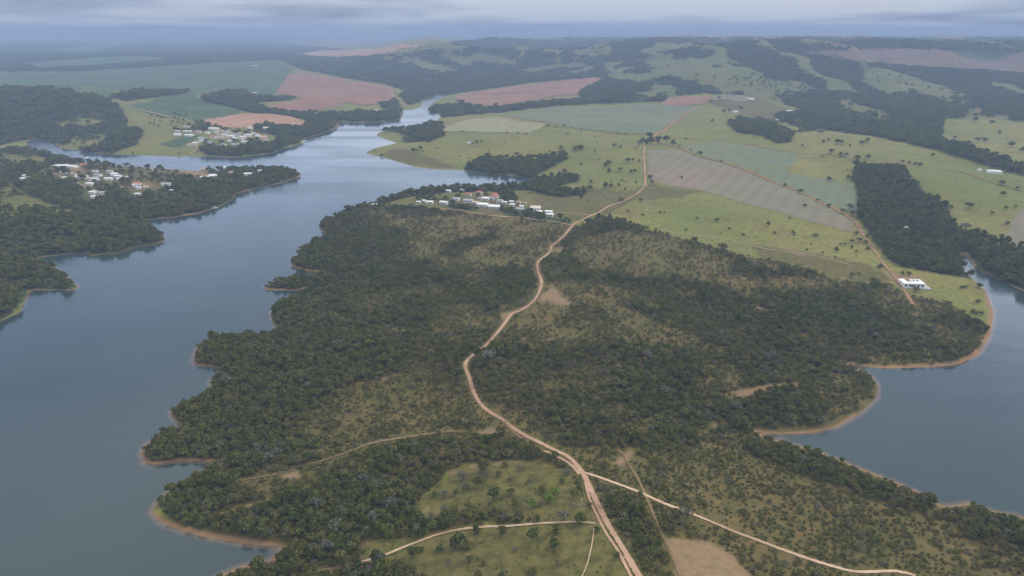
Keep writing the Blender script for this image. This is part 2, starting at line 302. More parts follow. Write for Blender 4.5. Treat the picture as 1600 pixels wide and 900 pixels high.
DRY = [[(835,298),(905,288),(1000,300),(975,318),(930,336),(885,346),(840,330)],[(1170,380),(1260,392),(1350,412),(1410,440),(1340,443),(1250,415),(1184,402)],[(690,322),(790,312),(880,345),(780,335)],[(1100,160),(1180,150),(1260,180),(1180,185)],[(590,240),(640,236),(720,262),(640,258)],[(955,300),(1010,284),(1090,296),(1000,310)]]
def masks(x, y, z, d):
    """land-cover weights of ground points"""
    px, py = project(x, y, z)
    n = fbm(x, y, 45, 3, 61) - 0.5
    n2 = fbm(x, y, 14, 2, 71) - 0.5
    n3 = fbm(x, y, 110, 3, 63) - 0.5; n4 = fbm(x + 900, y, 80, 3, 64) - 0.5
    jx, jy = px + n * 60 + n2 * 14 + n3 * 90, py + n2 * 10 + n4 * 45
    ex, ey = px + n * 16 + n2 * 10, py + n2 * 6
    scrub = inpoly(ex, ey, PENINSULA) & ~inpoly(px + n2 * 12, py + n2 * 6, CLEARING) & (y < 1100)
    den = np.where(scrub, 0.64, 0.0)
    for p in SPARSE: den[inpoly(jx, jy, p) & scrub] = 0.46
    for p in DENSE: den[inpoly(jx, jy, p) & scrub] = 0.88
    den = np.where(scrub, np.clip(den + (fbm(x, y, 50, 4, 66) - 0.5) * 0.95, 0.12, 1.0), 0)
    wood = np.zeros(len(x))
    lb = inpoly(px, py, LEFT_BANK) & (x < 0) & (y < 1250)
    lbd = np.clip(0.9 + (fbm(x, y, 60, 3, 67) - 0.5) * 1.0, 0.1, 1); lbd[inpoly(px, py, LEFT_VILLAGE)] = 0.22
    for p in LEFT_GRASS: lbd[inpoly(ex, ey, p)] = 0.07
    wood = np.where(lb, lbd, wood)
    for p, v in FOREST_NEAR + FOREST_FAR:
        wood[inpoly(px + n * 3, py + n2 * 2, p)] = v
    for p in PATCHES: wood[inpoly(px + n * 20, py + n2 * 8, p)] = 0.10
    f = fbm(x, y, 620, 5, 81)
    hw = inpoly(px, py, HILL_WOOD) & (y > 1500)
    pas = np.zeros(len(x), bool); sv = spurs(x, y)
    for p in HILL_PASTURE: pas |= inpoly(px + n * 30 + (f - 0.5) * 120, py + n * 10 + (sv - 0.55) * 26, p)
    rg = np.where(x / (y + OFF) > 0.12, ridged(x, y, 1300, 3, 21), ridged(x, y, 1000, 3, 31)) + (f - 0.5) * 0.35 + n * 0.12          # wooded valleys, grassy ridges
    hv = np.where(pas, 0.04 + 0.88 * (1 - sstep(0.36, 0.56, sv * 0.75 + rg * 0.25)), 0.12 + 0.82 * (1 - sstep(0.73, 0.88, sv * 0.6 + rg * 0.4)))
    wood = np.where(hw & (wood == 0), hv, wood)
    return px, py, scrub, den, wood, lb

# ------------------------------------------------------------------ materials
def new_mat(name):
    m = bpy.data.materials.new(name); m.use_nodes = True
    t = m.node_tree; b = t.nodes['Principled BSDF']
    return m, t, b
def rgb_mix(t, fac, a, b):
    n = N(t, 'ShaderNodeMix', data_type='RGBA')
    for sock, v in ((n.inputs[0], fac), (n.inputs[6], a), (n.inputs[7], b)):
        if isinstance(v, (int, float)): sock.default_value = v
        elif isinstance(v, tuple): sock.default_value = v + (1,)
        else: t.links.new(v, sock)
    return n.outputs[2]
def noise(t, scale, detail=4, rough=0.55, vec=None):
    n = N(t, 'ShaderNodeTexNoise'); n.inputs['Scale'].default_value = scale
    n.inputs['Detail'].default_value = detail; n.inputs['Roughness'].default_value = rough
    if vec is None:
        g = N(t, 'ShaderNodeNewGeometry'); vec = g.outputs['Position']
    t.links.new(vec, n.inputs['Vector']); return n.outputs['Fac']
def maprange(t, v, a, b, c=0.0, d=1.0):
    n = N(t, 'ShaderNodeMapRange'); n.inputs[1].default_value = a; n.inputs[2].default_value = b
    n.inputs[3].default_value = c; n.inputs[4].default_value = d; t.links.new(v, n.inputs[0]); return n.outputs[0]
def attr(t, name):
    n = N(t, 'ShaderNodeAttribute'); n.attribute_name = name; return n.outputs['Fac']
def bump(t, b, h, strength=0.4, dist=0.3):
    n = N(t, 'ShaderNodeBump'); n.inputs['Strength'].default_value = strength; n.inputs['Distance'].default_value = dist
    t.links.new(h, n.inputs['Height']); t.links.new(n.outputs[0], b.inputs['Normal'])

def ground_material():
    m, t, b = new_mat('ground')
    big, mid, fine, tiny = noise(t, 0.004, 4), noise(t, 0.03, 5), noise(t, 0.22, 5, 0.65), noise(t, 1.3, 3, 0.7)
    past = rgb_mix(t, maprange(t, big, 0.36, 0.62), (0.118, 0.150, 0.030), (0.200, 0.185, 0.046))
    past = rgb_mix(t, maprange(t, mid, 0.52, 0.72), past, (0.150, 0.118, 0.048))
    past = rgb_mix(t, maprange(t, fine, 0.46, 0.62, 0, 0.7), past, (0.070, 0.082, 0.022))
    past = rgb_mix(t, maprange(t, tiny, 0.52, 0.64, 0, 0.6), past, (0.175, 0.140, 0.055))
    past = rgb_mix(t, attr(t, 'dry'), past, rgb_mix(t, maprange(t, fine, 0.4, 0.62), (0.118, 0.098, 0.032), (0.052, 0.054, 0.016)))
    scr = rgb_mix(t, maprange(t, mid, 0.35, 0.65), (0.088, 0.080, 0.025), (0.140, 0.098, 0.037))
    scr = rgb_mix(t, maprange(t, fine, 0.42, 0.60), scr, (0.070, 0.070, 0.021))
    scr = rgb_mix(t, maprange(t, tiny, 0.50, 0.66, 0, 0.5), scr, (0.165, 0.118, 0.048))
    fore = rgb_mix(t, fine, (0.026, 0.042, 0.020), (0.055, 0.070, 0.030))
    bare = rgb_mix(t, maprange(t, fine, 0.35, 0.65), (0.29, 0.195, 0.115), (0.17, 0.120, 0.065))
    bare = rgb_mix(t, maprange(t, tiny, 0.48, 0.62, 0, 0.7), bare, (0.17, 0.13, 0.065))
    shore = rgb_mix(t, maprange(t, mid, 0.35, 0.65), (0.26, 0.150, 0.075), (0.17, 0.125, 0.068))
    c = rgb_mix(t, attr(t, 'scrub'), past, scr)
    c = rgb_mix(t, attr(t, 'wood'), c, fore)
    br = math_node(t, 'ADD', attr(t, 'bare'), math_node(t, 'MULTIPLY_ADD', math_node(t, 'ADD', fine, math_node(t, 'MULTIPLY', tiny, 0.6)), 1.5, -1.2))
    c = rgb_mix(t, maprange(t, br, 0.30, 0.62), c, bare)
    sx = N(t, 'ShaderNodeSeparateXYZ'); gg = N(t, 'ShaderNodeNewGeometry'); t.links.new(gg.outputs['Position'], sx.inputs[0])
    wid = math_node(t, 'ADD', maprange(t, noise(t, 0.011, 2), 0.36, 0.66, -1.6, 2.6), maprange(t, sx.outputs[0], 60, 160, 0.0, 0.8))
    sh = math_node(t, 'SUBTRACT', attr(t, 'sd'), math_node(t, 'ADD', wid, math_node(t, 'MULTIPLY_ADD', fine, 4.5, -2.4)))
    c = rgb_mix(t, maprange(t, sh, -0.4, 0.8, 1.0, 0.0), c, shore)
    t.links.new(c, b.inputs['Base Color']); b.inputs['Roughness'].default_value = 0.95
    b.inputs['Specular IOR Level'].default_value = 0.15
    bump(t, b, math_node(t, 'ADD', fine, math_node(t, 'MULTIPLY', tiny, 0.4)), 0.6, 0.6)
    return m
def dirt_material(name, ca, cb, edge=True):
    m, t, b = new_mat(name)
    n1, n2 = noise(t, 0.35, 4, 0.6), noise(t, 0.03, 3)
    c = rgb_mix(t, maprange(t, n1, 0.35, 0.68), ca, cb)
    c = rgb_mix(t, maprange(t, n2, 0.4, 0.65, 0, 0.7), c, tuple(v * 0.62 for v in cb))
    t.links.new(c, b.inputs['Base Color']); b.inputs['Roughness'].default_value = 0.95; b.inputs['Specular IOR Level'].default_value = 0.1
    if edge:                                             # ragged, grown-in margins
        a = math_node(t, 'ADD', attr(t, 'centre'), math_node(t, 'MULTIPLY_ADD', noise(t, 0.7, 4, 0.7), 1.35, -0.66))
        t.links.new(maprange(t, a, 0.28, 0.36), b.inputs['Alpha'])
    return m
def field_material(name, ca, cb, row_angle=None, rows=0.12, cc=None):
    m, t, b = new_mat(name)
    n1, n2 = noise(t, 0.012, 5, 0.6), noise(t, 0.12, 4, 0.65)
    c = rgb_mix(t, maprange(t, n1, 0.36, 0.64), ca, cb)
    c = rgb_mix(t, maprange(t, noise(t, 0.007, 5, 0.65), 0.48, 0.66, 0, 0.6), c, tuple(v * 0.66 for v in ca))
    if cc: c = rgb_mix(t, maprange(t, noise(t, 0.004, 3), 0.42, 0.6), c, cc)
    c = rgb_mix(t, maprange(t, n2, 0.45, 0.75, 0, 0.35), c, tuple(v * 0.6 for v in ca))
    if row_angle is not None:
        g = N(t, 'ShaderNodeNewGeometry'); mp = N(t, 'ShaderNodeMapping'); mp.inputs['Rotation'].default_value = (0, 0, row_angle)
        t.links.new(g.outputs['Position'], mp.inputs[0])
        wv = N(t, 'ShaderNodeTexWave'); wv.inputs['Scale'].default_value = rows / 6; wv.inputs['Distortion'].default_value = 1.5
        wv.inputs['Detail'].default_value = 2; wv.inputs['Detail Scale'].default_value = 0.3
        t.links.new(mp.outputs[0], wv.inputs[0])
        c = rgb_mix(t, maprange(t, wv.outputs['Fac'], 0.2, 1.0, 0, 0.30), c, tuple(v * 0.62 for v in cb))
    t.links.new(c, b.inputs['Base Color']); b.inputs['Roughness'].default_value = 0.95; b.inputs['Specular IOR Level'].default_value = 0.1
    return m
def leaf_material(name, cols):
    m, t, b = new_mat(name)
    oi = N(t, 'ShaderNodeObjectInfo')
    r = N(t, 'ShaderNodeValToRGB'); els = r.color_ramp.elements
    els[0].position = 0; els[0].color = cols[0] + (1,); els[1].position = 1; els[1].color = cols[-1] + (1,)
    for i, c in enumerate(cols[1:-1]):
        el = els.new((i + 1) / (len(cols) - 1)); el.color = c + (1,)
    t.links.new(oi.outputs['Random'], r.inputs[0])
    c = rgb_mix(t, maprange(t, noise(t, 0.9, 2), 0.3, 0.7, 0.0, 0.6), r.outputs[0], tuple(v * 1.9 for v in cols[0]))
    c = rgb_mix(t, maprange(t, noise(t, 0.018, 3), 0.45, 0.7, 0.0, 0.5), c, (0.138, 0.110, 0.042))
    t.links.new(c, b.inputs['Base Color']); b.inputs['Roughness'].default_value = 0.9; b.inputs['Specular IOR Level'].default_value = 0.03
    tr = N(t, 'ShaderNodeBsdfTranslucent'); t.links.new(c, tr.inputs[0])
    mx = N(t, 'ShaderNodeMixShader'); mx.inputs[0].default_value = 0.25
    o = t.nodes['Material Output']
    t.links.new(b.outputs[0], mx.inputs[1]); t.links.new(tr.outputs[0], mx.inputs[2]); t.links.new(mx.outputs[0], o.inputs[0])
    return m
def plain(name, col, rough=0.8, var=0.25, scale=0.6):
    m, t, b = new_mat(name)
    c = rgb_mix(t, maprange(t, noise(t, scale, 4, 0.65), 0.3, 0.75), col, tuple(v * (1 - var) for v in col))
    t.links.new(c, b.inputs['Base Color']); b.inputs['Roughness'].default_value = rough
    return m
def water_material():
    m, t, b = new_mat('water')
    c = rgb_mix(t, maprange(t, noise(t, 0.004, 3), 0.35, 0.65), (0.022, 0.042, 0.045), (0.028, 0.048, 0.050))
    sh = math_node(t, 'ADD', attr(t, 'shallow'), math_node(t, 'MULTIPLY_ADD', noise(t, 0.05, 3), 0.5, -0.25))
    c = rgb_mix(t, maprange(t, sh, 0.35, 1.1, 0, 0.85), c, (0.17, 0.115, 0.075))
    t.links.new(c, b.inputs['Base Color'])
    gp = N(t, 'ShaderNodeNewGeometry'); mp = N(t, 'ShaderNodeMapping'); mp.inputs['Rotation'].default_value = (0, 0, 0.5); mp.inputs['Scale'].default_value = (0.25, 1.0, 1.0)
    t.links.new(gp.outputs['Position'], mp.inputs[0])
    t.links.new(maprange(t, noise(t, 0.012, 4, 0.6, mp.outputs[0]), 0.38, 0.62, 0.05, 0.24), b.inputs['Roughness'])
    b.inputs['IOR'].default_value = 1.33
    bump(t, b, math_node(t, 'ADD', noise(t, 0.45, 3, 0.6), math_node(t, 'MULTIPLY', noise(t, 0.05, 2), 3.0)), 0.25, 0.25)
    return m
M = dict(
 ground=ground_material(), water=water_material(),
 dirt=dirt_material('dirt', (0.44, 0.30, 0.205), (0.36, 0.225, 0.145)), sand=dirt_material('pale_dirt', (0.52, 0.40, 0.28), (0.40, 0.27, 0.17)), red=dirt_material('red_dirt', (0.32, 0.180, 0.118), (0.26, 0.155, 0.10)),
 trail=dirt_material('trail_dirt', (0.24, 0.165, 0.095), (0.15, 0.110, 0.055)), hedge=dirt_material('boundary_dirt', (0.15, 0.115, 0.06), (0.09, 0.085, 0.04)),
 green=field_material('green_crop', (0.066, 0.108, 0.048), (0.080, 0.122, 0.055), 0.3, 0.05), deep=field_material('deep_green_crop', (0.060, 0.100, 0.044), (0.072, 0.110, 0.046), 0.3, 0.05),
 plough=field_material('red_plough', (0.235, 0.125, 0.080), (0.27, 0.160, 0.105), 0.9, 0.06), peach=field_material('pale_plough', (0.38, 0.225, 0.145), (0.33, 0.20, 0.135), 0.2, 0.06),
 stubble=field_material('stubble', (0.23, 0.175, 0.135), (0.195, 0.165, 0.118), 0.5, 0.1, (0.175, 0.172, 0.112)), young=field_material('young_crop', (0.145, 0.168, 0.092), (0.180, 0.168, 0.105), 0.5, 0.1, (0.130, 0.162, 0.092)),
 dull=field_material('dull_plough', (0.17, 0.115, 0.092), (0.12, 0.105, 0.07), 0.5, 0.1),
 hay=field_material('pale_hay', (0.25, 0.25, 0.135), (0.27, 0.235, 0.14), 0.4, 0.06),
 scrubleaf=leaf_material('scrub_leaf', [(0.082, 0.092, 0.024), (0.118, 0.124, 0.030), (0.160, 0.146, 0.044), (0.112, 0.132, 0.032), (0.182, 0.158, 0.064), (0.158, 0.150, 0.085)]),
 darkleaf=leaf_material('dark_leaf', [(0.066, 0.086, 0.024), (0.092, 0.114, 0.029), (0.130, 0.140, 0.038), (0.104, 0.118, 0.042)]),
 hillleaf=leaf_material('hill_leaf', [(0.055, 0.080, 0.026), (0.115, 0.130, 0.040), (0.080, 0.104, 0.032), (0.165, 0.160, 0.060), (0.095, 0.110, 0.040)]),
 greyleaf=leaf_material('grey_leaf', [(0.12, 0.12, 0.088), (0.17, 0.165, 0.12), (0.14, 0.135, 0.08)]),
 limeleaf=leaf_material('lime_leaf', [(0.13, 0.175, 0.035), (0.165, 0.205, 0.045)]),
 bark=plain('bark', (0.12, 0.095, 0.07), 0.9, 0.5, 2.0), white=plain('white_paint', (0.78, 0.77, 0.74), 0.6, 0.12), whiteroof=plain('white_sheet_roof', (0.74, 0.74, 0.73), 0.5, 0.2), greyroof=plain('grey_sheet_roof', (0.36, 0.37, 0.37), 0.6, 0.3),
 tile=plain('terracotta_tile', (0.46, 0.17, 0.09), 0.8, 0.35, 1.5), tan=plain('tan_tile', (0.42, 0.30, 0.22), 0.8, 0.35, 1.5), pink=plain('faded_pink_roof', (0.56, 0.42, 0.38), 0.8, 0.3), cream=plain('cream_wall', (0.66, 0.60, 0.50), 0.8, 0.25),
 glass=plain('window_glass', (0.03, 0.04, 0.05), 0.15, 0.2), wood=plain('brown_door', (0.16, 0.09, 0.05), 0.7, 0.3), concrete=plain('concrete', (0.40, 0.39, 0.37), 0.85, 0.25), stone=plain('stone', (0.19, 0.17, 0.14), 0.9, 0.4, 2.0))

# ------------------------------------------------------------------ object helpers
def link(o, parent=None):
    COL.objects.link(o)
    if parent: o.parent = parent
    return o
def mesh(name, verts, faces, mat=None):
    me = bpy.data.meshes.new(name)
    if isinstance(faces, np.ndarray):
        v = np.asarray(verts, np.float32); k = faces.shape[1]
        me.vertices.add(len(v)); me.vertices.foreach_set('co', v.ravel())
        me.loops.add(faces.size); me.loops.foreach_set('vertex_index', faces.astype(np.int32).ravel())
        me.polygons.add(len(faces)); me.polygons.foreach_set('loop_start', np.arange(0, faces.size, k, dtype=np.int32))
        me.update(calc_edges=True)
    else:
        me.from_pydata([tuple(map(float, p)) for p in verts], [], faces); me.update()
    if mat: me.materials.append(mat)
    return me
def fattr(me, name, vals):
    a = me.attributes.new(name, 'FLOAT', 'POINT'); a.data.foreach_set('value', np.asarray(vals, np.float32).ravel())
def tag(o, label=None, cat=None, group=None, kind=None):
    if label: o['label'] = label
    if cat: o['category'] = cat
    if group: o['group'] = group
    if kind: o['kind'] = kind
    return o
def empty(name, loc, rz=0.0, s=1.0):
    o = bpy.data.objects.new(name, None); o.location = loc; o.rotation_euler = (0, 0, rz)
    o.scale = (s, s, s) if isinstance(s, (int, float)) else s
    return link(o)

# ------------------------------------------------------------------ ground
nr, nc = GX.shape
idx = np.arange(nr * nc).reshape(nr, nc)
quads = np.stack([idx[:-1, :-1], idx[:-1, 1:], idx[1:, 1:], idx[1:, :-1]], -1).reshape(-1, 4)
fx, fy, fz, fd = GX.ravel(), GY.ravel(), GZ.ravel(), SD.ravel()
gm = mesh('ground', np.stack([fx, fy, fz], 1), quads, M['ground'])
gm.polygons.foreach_set('use_smooth', np.ones(len(gm.polygons), bool))
PX, PY, SCR, DEN, WOOD, LB = masks(fx, fy, fz, fd)
bare = np.zeros(len(fx))
for p in BARE:
    b = np.array(p); m = (PX > b[:, 0].min() - 20) & (PX < b[:, 0].max() + 20) & (PY > b[:, 1].min() - 12) & (PY < b[:, 1].max() + 12) & (fy < 3000)
    if m.any():
        ds = polydist(PX[m], PY[m], p); ds = np.where(inpoly(PX[m], PY[m], p), ds, -ds)
        bare[m] = np.maximum(bare[m], sstep(-9, 9, ds) * 0.74)
lbv = LB & (WOOD < 0.5)
scr_w = np.where(SCR, 1.0, np.where(lbv & (WOOD > 0.1), 0.8, 0.0))
dry_w = np.where(lbv & (WOOD <= 0.1), 0.5, 0.0)
wn = (fbm(fx, fy, 90, 3, 97) - 0.5) * 40
for p in DRY: dry_w[inpoly(PX + wn, PY + wn * 0.4, p)] = 0.85
dry_w = np.maximum(dry_w, 0.8 * inpoly(PX, PY, CLEARING) * (fy < 400))
scr_w = np.where((fx > -450) & (fx < 60) & (fy > 560) & (fy < 900) & ~SCR & (fd < 170) & (fd > 0), 0.55, scr_w)
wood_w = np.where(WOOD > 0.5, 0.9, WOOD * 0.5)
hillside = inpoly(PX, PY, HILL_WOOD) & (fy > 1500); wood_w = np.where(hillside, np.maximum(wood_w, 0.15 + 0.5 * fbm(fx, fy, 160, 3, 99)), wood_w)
far = sstep(9000, 14000, fy)
wood_w = wood_w * (1 - far) + far * sstep(0.40, 0.55, fbm(fx, fy, 2600, 4, 91))
fattr(gm, 'scrub', scr_w); fattr(gm, 'dry', dry_w); fattr(gm, 'wood', wood_w); fattr(gm, 'bare', bare)
fattr(gm, 'sd', np.clip(fd, -30, 30))
link(tag(bpy.data.objects.new('ground', gm), 'rolling farmland and scrub around the reservoir', None, None, 'structure'))

# ------------------------------------------------------------------ water sheet, cut from the same fan grid
wet = (SD < 30)
qm = wet[:-1, :-1] | wet[:-1, 1:] | wet[1:, 1:] | wet[1:, :-1]
wq = quads[qm.ravel()]
used = np.unique(wq); remap = np.full(nr * nc, -1); remap[used] = np.arange(len(used))
wm = mesh('lake', np.stack([fx[used], fy[used], np.zeros(len(used))], 1), remap[wq], M['water'])
wm.polygons.foreach_set('use_smooth', np.ones(len(wm.polygons), bool))
fattr(wm, 'shallow', 1 - sstep(0, 5, -fd[used]))
link(tag(bpy.data.objects.new('lake', wm), 'calm grey-green reservoir water', None, None, 'structure'))

# ------------------------------------------------------------------ fields: sheets draped over the ground
def field(name, label, poly, mat, lift=0.2):
    p = np.array(poly, float); x, y, z = cast(p[:, 0], p[:, 1])
    pts = [Vector((a, b)) for a, b in zip(x, y)]
    n = len(pts); bv, be = [], []
    size = max(x.max() - x.min(), y.max() - y.min()); step = max(7.0, size / 55)
    for i in range(n):                                   # edges subdivided so that they follow the relief
        a, b = pts[i], pts[(i + 1) % n]; k = max(1, int((b - a).length / step))
        for q in range(k):
            v = a.lerp(b, q / k); wv = step * 0.22
            bv.append(v + Vector((random.uniform(-wv, wv), random.uniform(-wv, wv))) * 0.8)
    nb = len(bv); be = [(i, (i + 1) % nb) for i in range(nb)]
    gxx, gyy = np.meshgrid(np.arange(x.min(), x.max(), step), np.arange(y.min(), y.max(), step))
    gxx, gyy = gxx.ravel() + rng.uniform(-1, 1, gxx.size) * step * 0.2, gyy.ravel() + rng.uniform(-1, 1, gyy.size) * step * 0.2
    arr = np.array([(v.x, v.y) for v in bv])
    ok = inpoly(gxx, gyy, arr); ok[ok] = polydist(gxx[ok], gyy[ok], arr) > step * 0.4
    allv = bv + [Vector((a, b)) for a, b in zip(gxx[ok], gyy[ok])]
    ov, oe, of, *_ = delaunay_2d_cdt(allv, be, [list(range(nb))], 1, 1e-3)
    co = np.array([(v.x, v.y) for v in ov]); zz = np.maximum(Hm(co[:, 0], co[:, 1]), 0.3) + lift + 0.0011 * np.maximum(co[:, 1] - 1100, 0)
    me = mesh(name, np.stack([co[:, 0], co[:, 1], zz], 1), [list(f) for f in of], mat)
    me.polygons.foreach_set('use_smooth', np.ones(len(me.polygons), bool))
    return link(tag(bpy.data.objects.new(name, me), label, None, None, 'structure'))
Z6 = (250, 60, 3.404)
FIELDS = [
 ('crop_field', 'broad green crop field behind the lakeside village', [(-60,118),(0,117),(130,111),(230,106),(340,99),(440,94),(453,100),(455,112),(428,147),(400,150),(380,140),(340,143),(300,150),(296,141),(210,141),(165,151),(95,140),(-60,135)], 'green'),
 ('crop_field', 'deep green crop field between two dark woods', [(203,166),(300,147),(310,154),(330,163),(358,166),(378,176),(330,188),(290,190)], 'deep'),
 ('ploughed_field', 'large red ploughed field', zoomed(*Z6, [(690,195),(740,185),(1000,230),(1140,245),(1220,265),(1250,330),(1170,345),(1080,360),(990,340),(950,360),(880,370),(830,390),(700,390),(570,365),(620,345),(760,320),(610,295)]), 'plough'),
 ('ploughed_field', 'pale peach ploughed field above the village', [(312,190),(340,183),(385,178),(420,178),(455,182),(481,191),(470,200),(440,199),(420,193),(395,200),(350,200)], 'peach'),
 ('ploughed_field', 'pink ploughed field across the river narrows', [(712,151),(735,145),(850,130),(930,121),(945,123),(930,131),(905,140),(905,148),(870,150),(800,163),(770,168),(740,163),(714,157)], 'plough'),
 ('ploughed_field', 'distant pale pink ploughed strip', [(460,85),(500,80),(580,77),(655,70),(652,77),(600,85),(560,90),(500,91)], 'peach'),
 ('ploughed_field', 'distant pink ploughed plateau', [(-40,58),(65,53),(74,58),(-40,74)], 'peach'),
 ('crop_field', 'distant long green crop strip', [(36,99),(180,89),(240,89),(268,94),(150,104),(60,108)], 'green'),
 ('crop_field', 'distant narrow green crop strip', [(70,82),(170,66),(238,59),(205,70),(150,82)], 'green'),
 ('crop_field', 'thin distant green crop strip', [(240,69),(330,60),(375,60),(320,70)], 'green'),
 ('crop_field', 'blue-green crop field behind the shelter trees', [(786,181),(860,167),(1000,164),(1084,167),(1024,211),(900,201),(836,189)], 'young'),
 ('hay_field', 'pale hay field by the wooded point', [(691,199),(729,188),(772,184),(852,195),(828,208),(747,206.5),(692,205)], 'hay'),
 ('stubble_field', 'wide grey stubble field beside the dirt road', [(1012,234),(1060,235),(1121,253),(1187,277),(1248,303),(1331,345),(1332,363),(1250,342),(1171,320),(1084,294),(1014,283)], 'stubble'),
 ('crop_field', 'young crop field beyond the red track', [(1062,230),(1100,223),(1180,229),(1250,240),(1228,270),(1337,287),(1343,316),(1338,340),(1252,300),(1191,274),(1125,250)], 'young'),
 ('ploughed_field', 'brick red ploughed field', [(1042,154),(1110,151),(1104,163),(1032,165)], 'plough'),
 ('stubble_field', 'pinkish field at the end of the red track', [(1112,158),(1126,148),(1180,153),(1165,160)], 'stubble'),
 ('stubble_field', 'brown strip of field beside the lake wood', [(1570,370),(1588,335),(1600,322),(1660,330),(1660,410),(1600,392)], 'stubble'),
 ('ploughed_field', 'distant pink ploughed plain', [(1250,82),(1380,76),(1600,82),(1660,120),(1500,108),(1340,98)], 'dull'),
 ('crop_field', 'small deep green field at the village edge', [(248,226),(300,209),(312,211),(300,221),(280,231)], 'deep')]
for f in FIELDS: field(f[0], f[1], f[2], M[f[3]])

# ------------------------------------------------------------------ roads and tracks
def road(name, label, pts, width, mat, lift=0.18):
    p = np.array(pts, float); x, y, z = cast(p[:, 0], p[:, 1])
    P = np.stack([x, y], 1); dense = []
    for i in range(len(P) - 1):                          # Catmull-Rom
        p0, p1, p2, p3 = P[max(i - 1, 0)], P[i], P[i + 1], P[min(i + 2, len(P) - 1)]
        k = max(2, int(np.linalg.norm(p2 - p1) / max(2.5, 0.006 * p1[1])))
        for q in range(k):
            s = q / k
            dense.append(0.5 * ((2 * p1) + (p2 - p0) * s + (2 * p0 - 5 * p1 + 4 * p2 - p3) * s * s + (3 * p1 - p0 - 3 * p2 + p3) * s ** 3))
    dense.append(P[-1]); D = np.array(dense)
    T = np.gradient(D, axis=0); T /= np.linalg.norm(T, axis=1)[:, None] + 1e-9
    Nn = np.stack([-T[:, 1], T[:, 0]], 1)
    wv = width * (0.75 + 0.6 * fbm(D[:, 0], D[:, 1], 22, 2, 101))
    offs = np.array([-1.0, -0.6, -0.2, 0.2, 0.6, 1.0]); vs, cen = [], []
    for o in offs:
        q = D + Nn * (o * wv * 0.42)[:, None]
        vs.append(np.stack([q[:, 0], q[:, 1], np.maximum(Hm(q[:, 0], q[:, 1]), 0.1) + lift + 0.0005 * q[:, 1]], 1))
        cen.append(np.full(len(D), 1 - abs(o)))
    V = np.concatenate(vs); n = len(D); F = []
    for c in range(len(offs) - 1):
        a = np.arange(n - 1) + c * n; F.append(np.stack([a, a + 1, a + 1 + n, a + n], 1))
    me = mesh(name, V, np.concatenate(F)[:, ::-1].copy(), mat); fattr(me, 'centre', np.concatenate(cen) * 1.0 + 0.05)
    ROAD_LINES.append((D, width))
    return link(tag(bpy.data.objects.new(name, me), label, None, None, 'structure'))
ROAD_LINES = []
MAIN = [(1012,925),(998,900),(975,860),(950,820),(930,780),(915,748),(908,736),(890,716),(865,703),(835,688),(800,668),(785,656),(757,638),(741,615),(733,590),(727,571),(736,558),(767,532),(790,504),(800,491),(818,483),(838,465),(846,442),(841,425),(841,409),(859,394),(863,384),(882,368),(900,349),(938,331),(953,322),(980,312),(1000,299),(1008,287),(1007.5,265),(1006,239),(1008,228)]
B5 = (0, 240, 5)
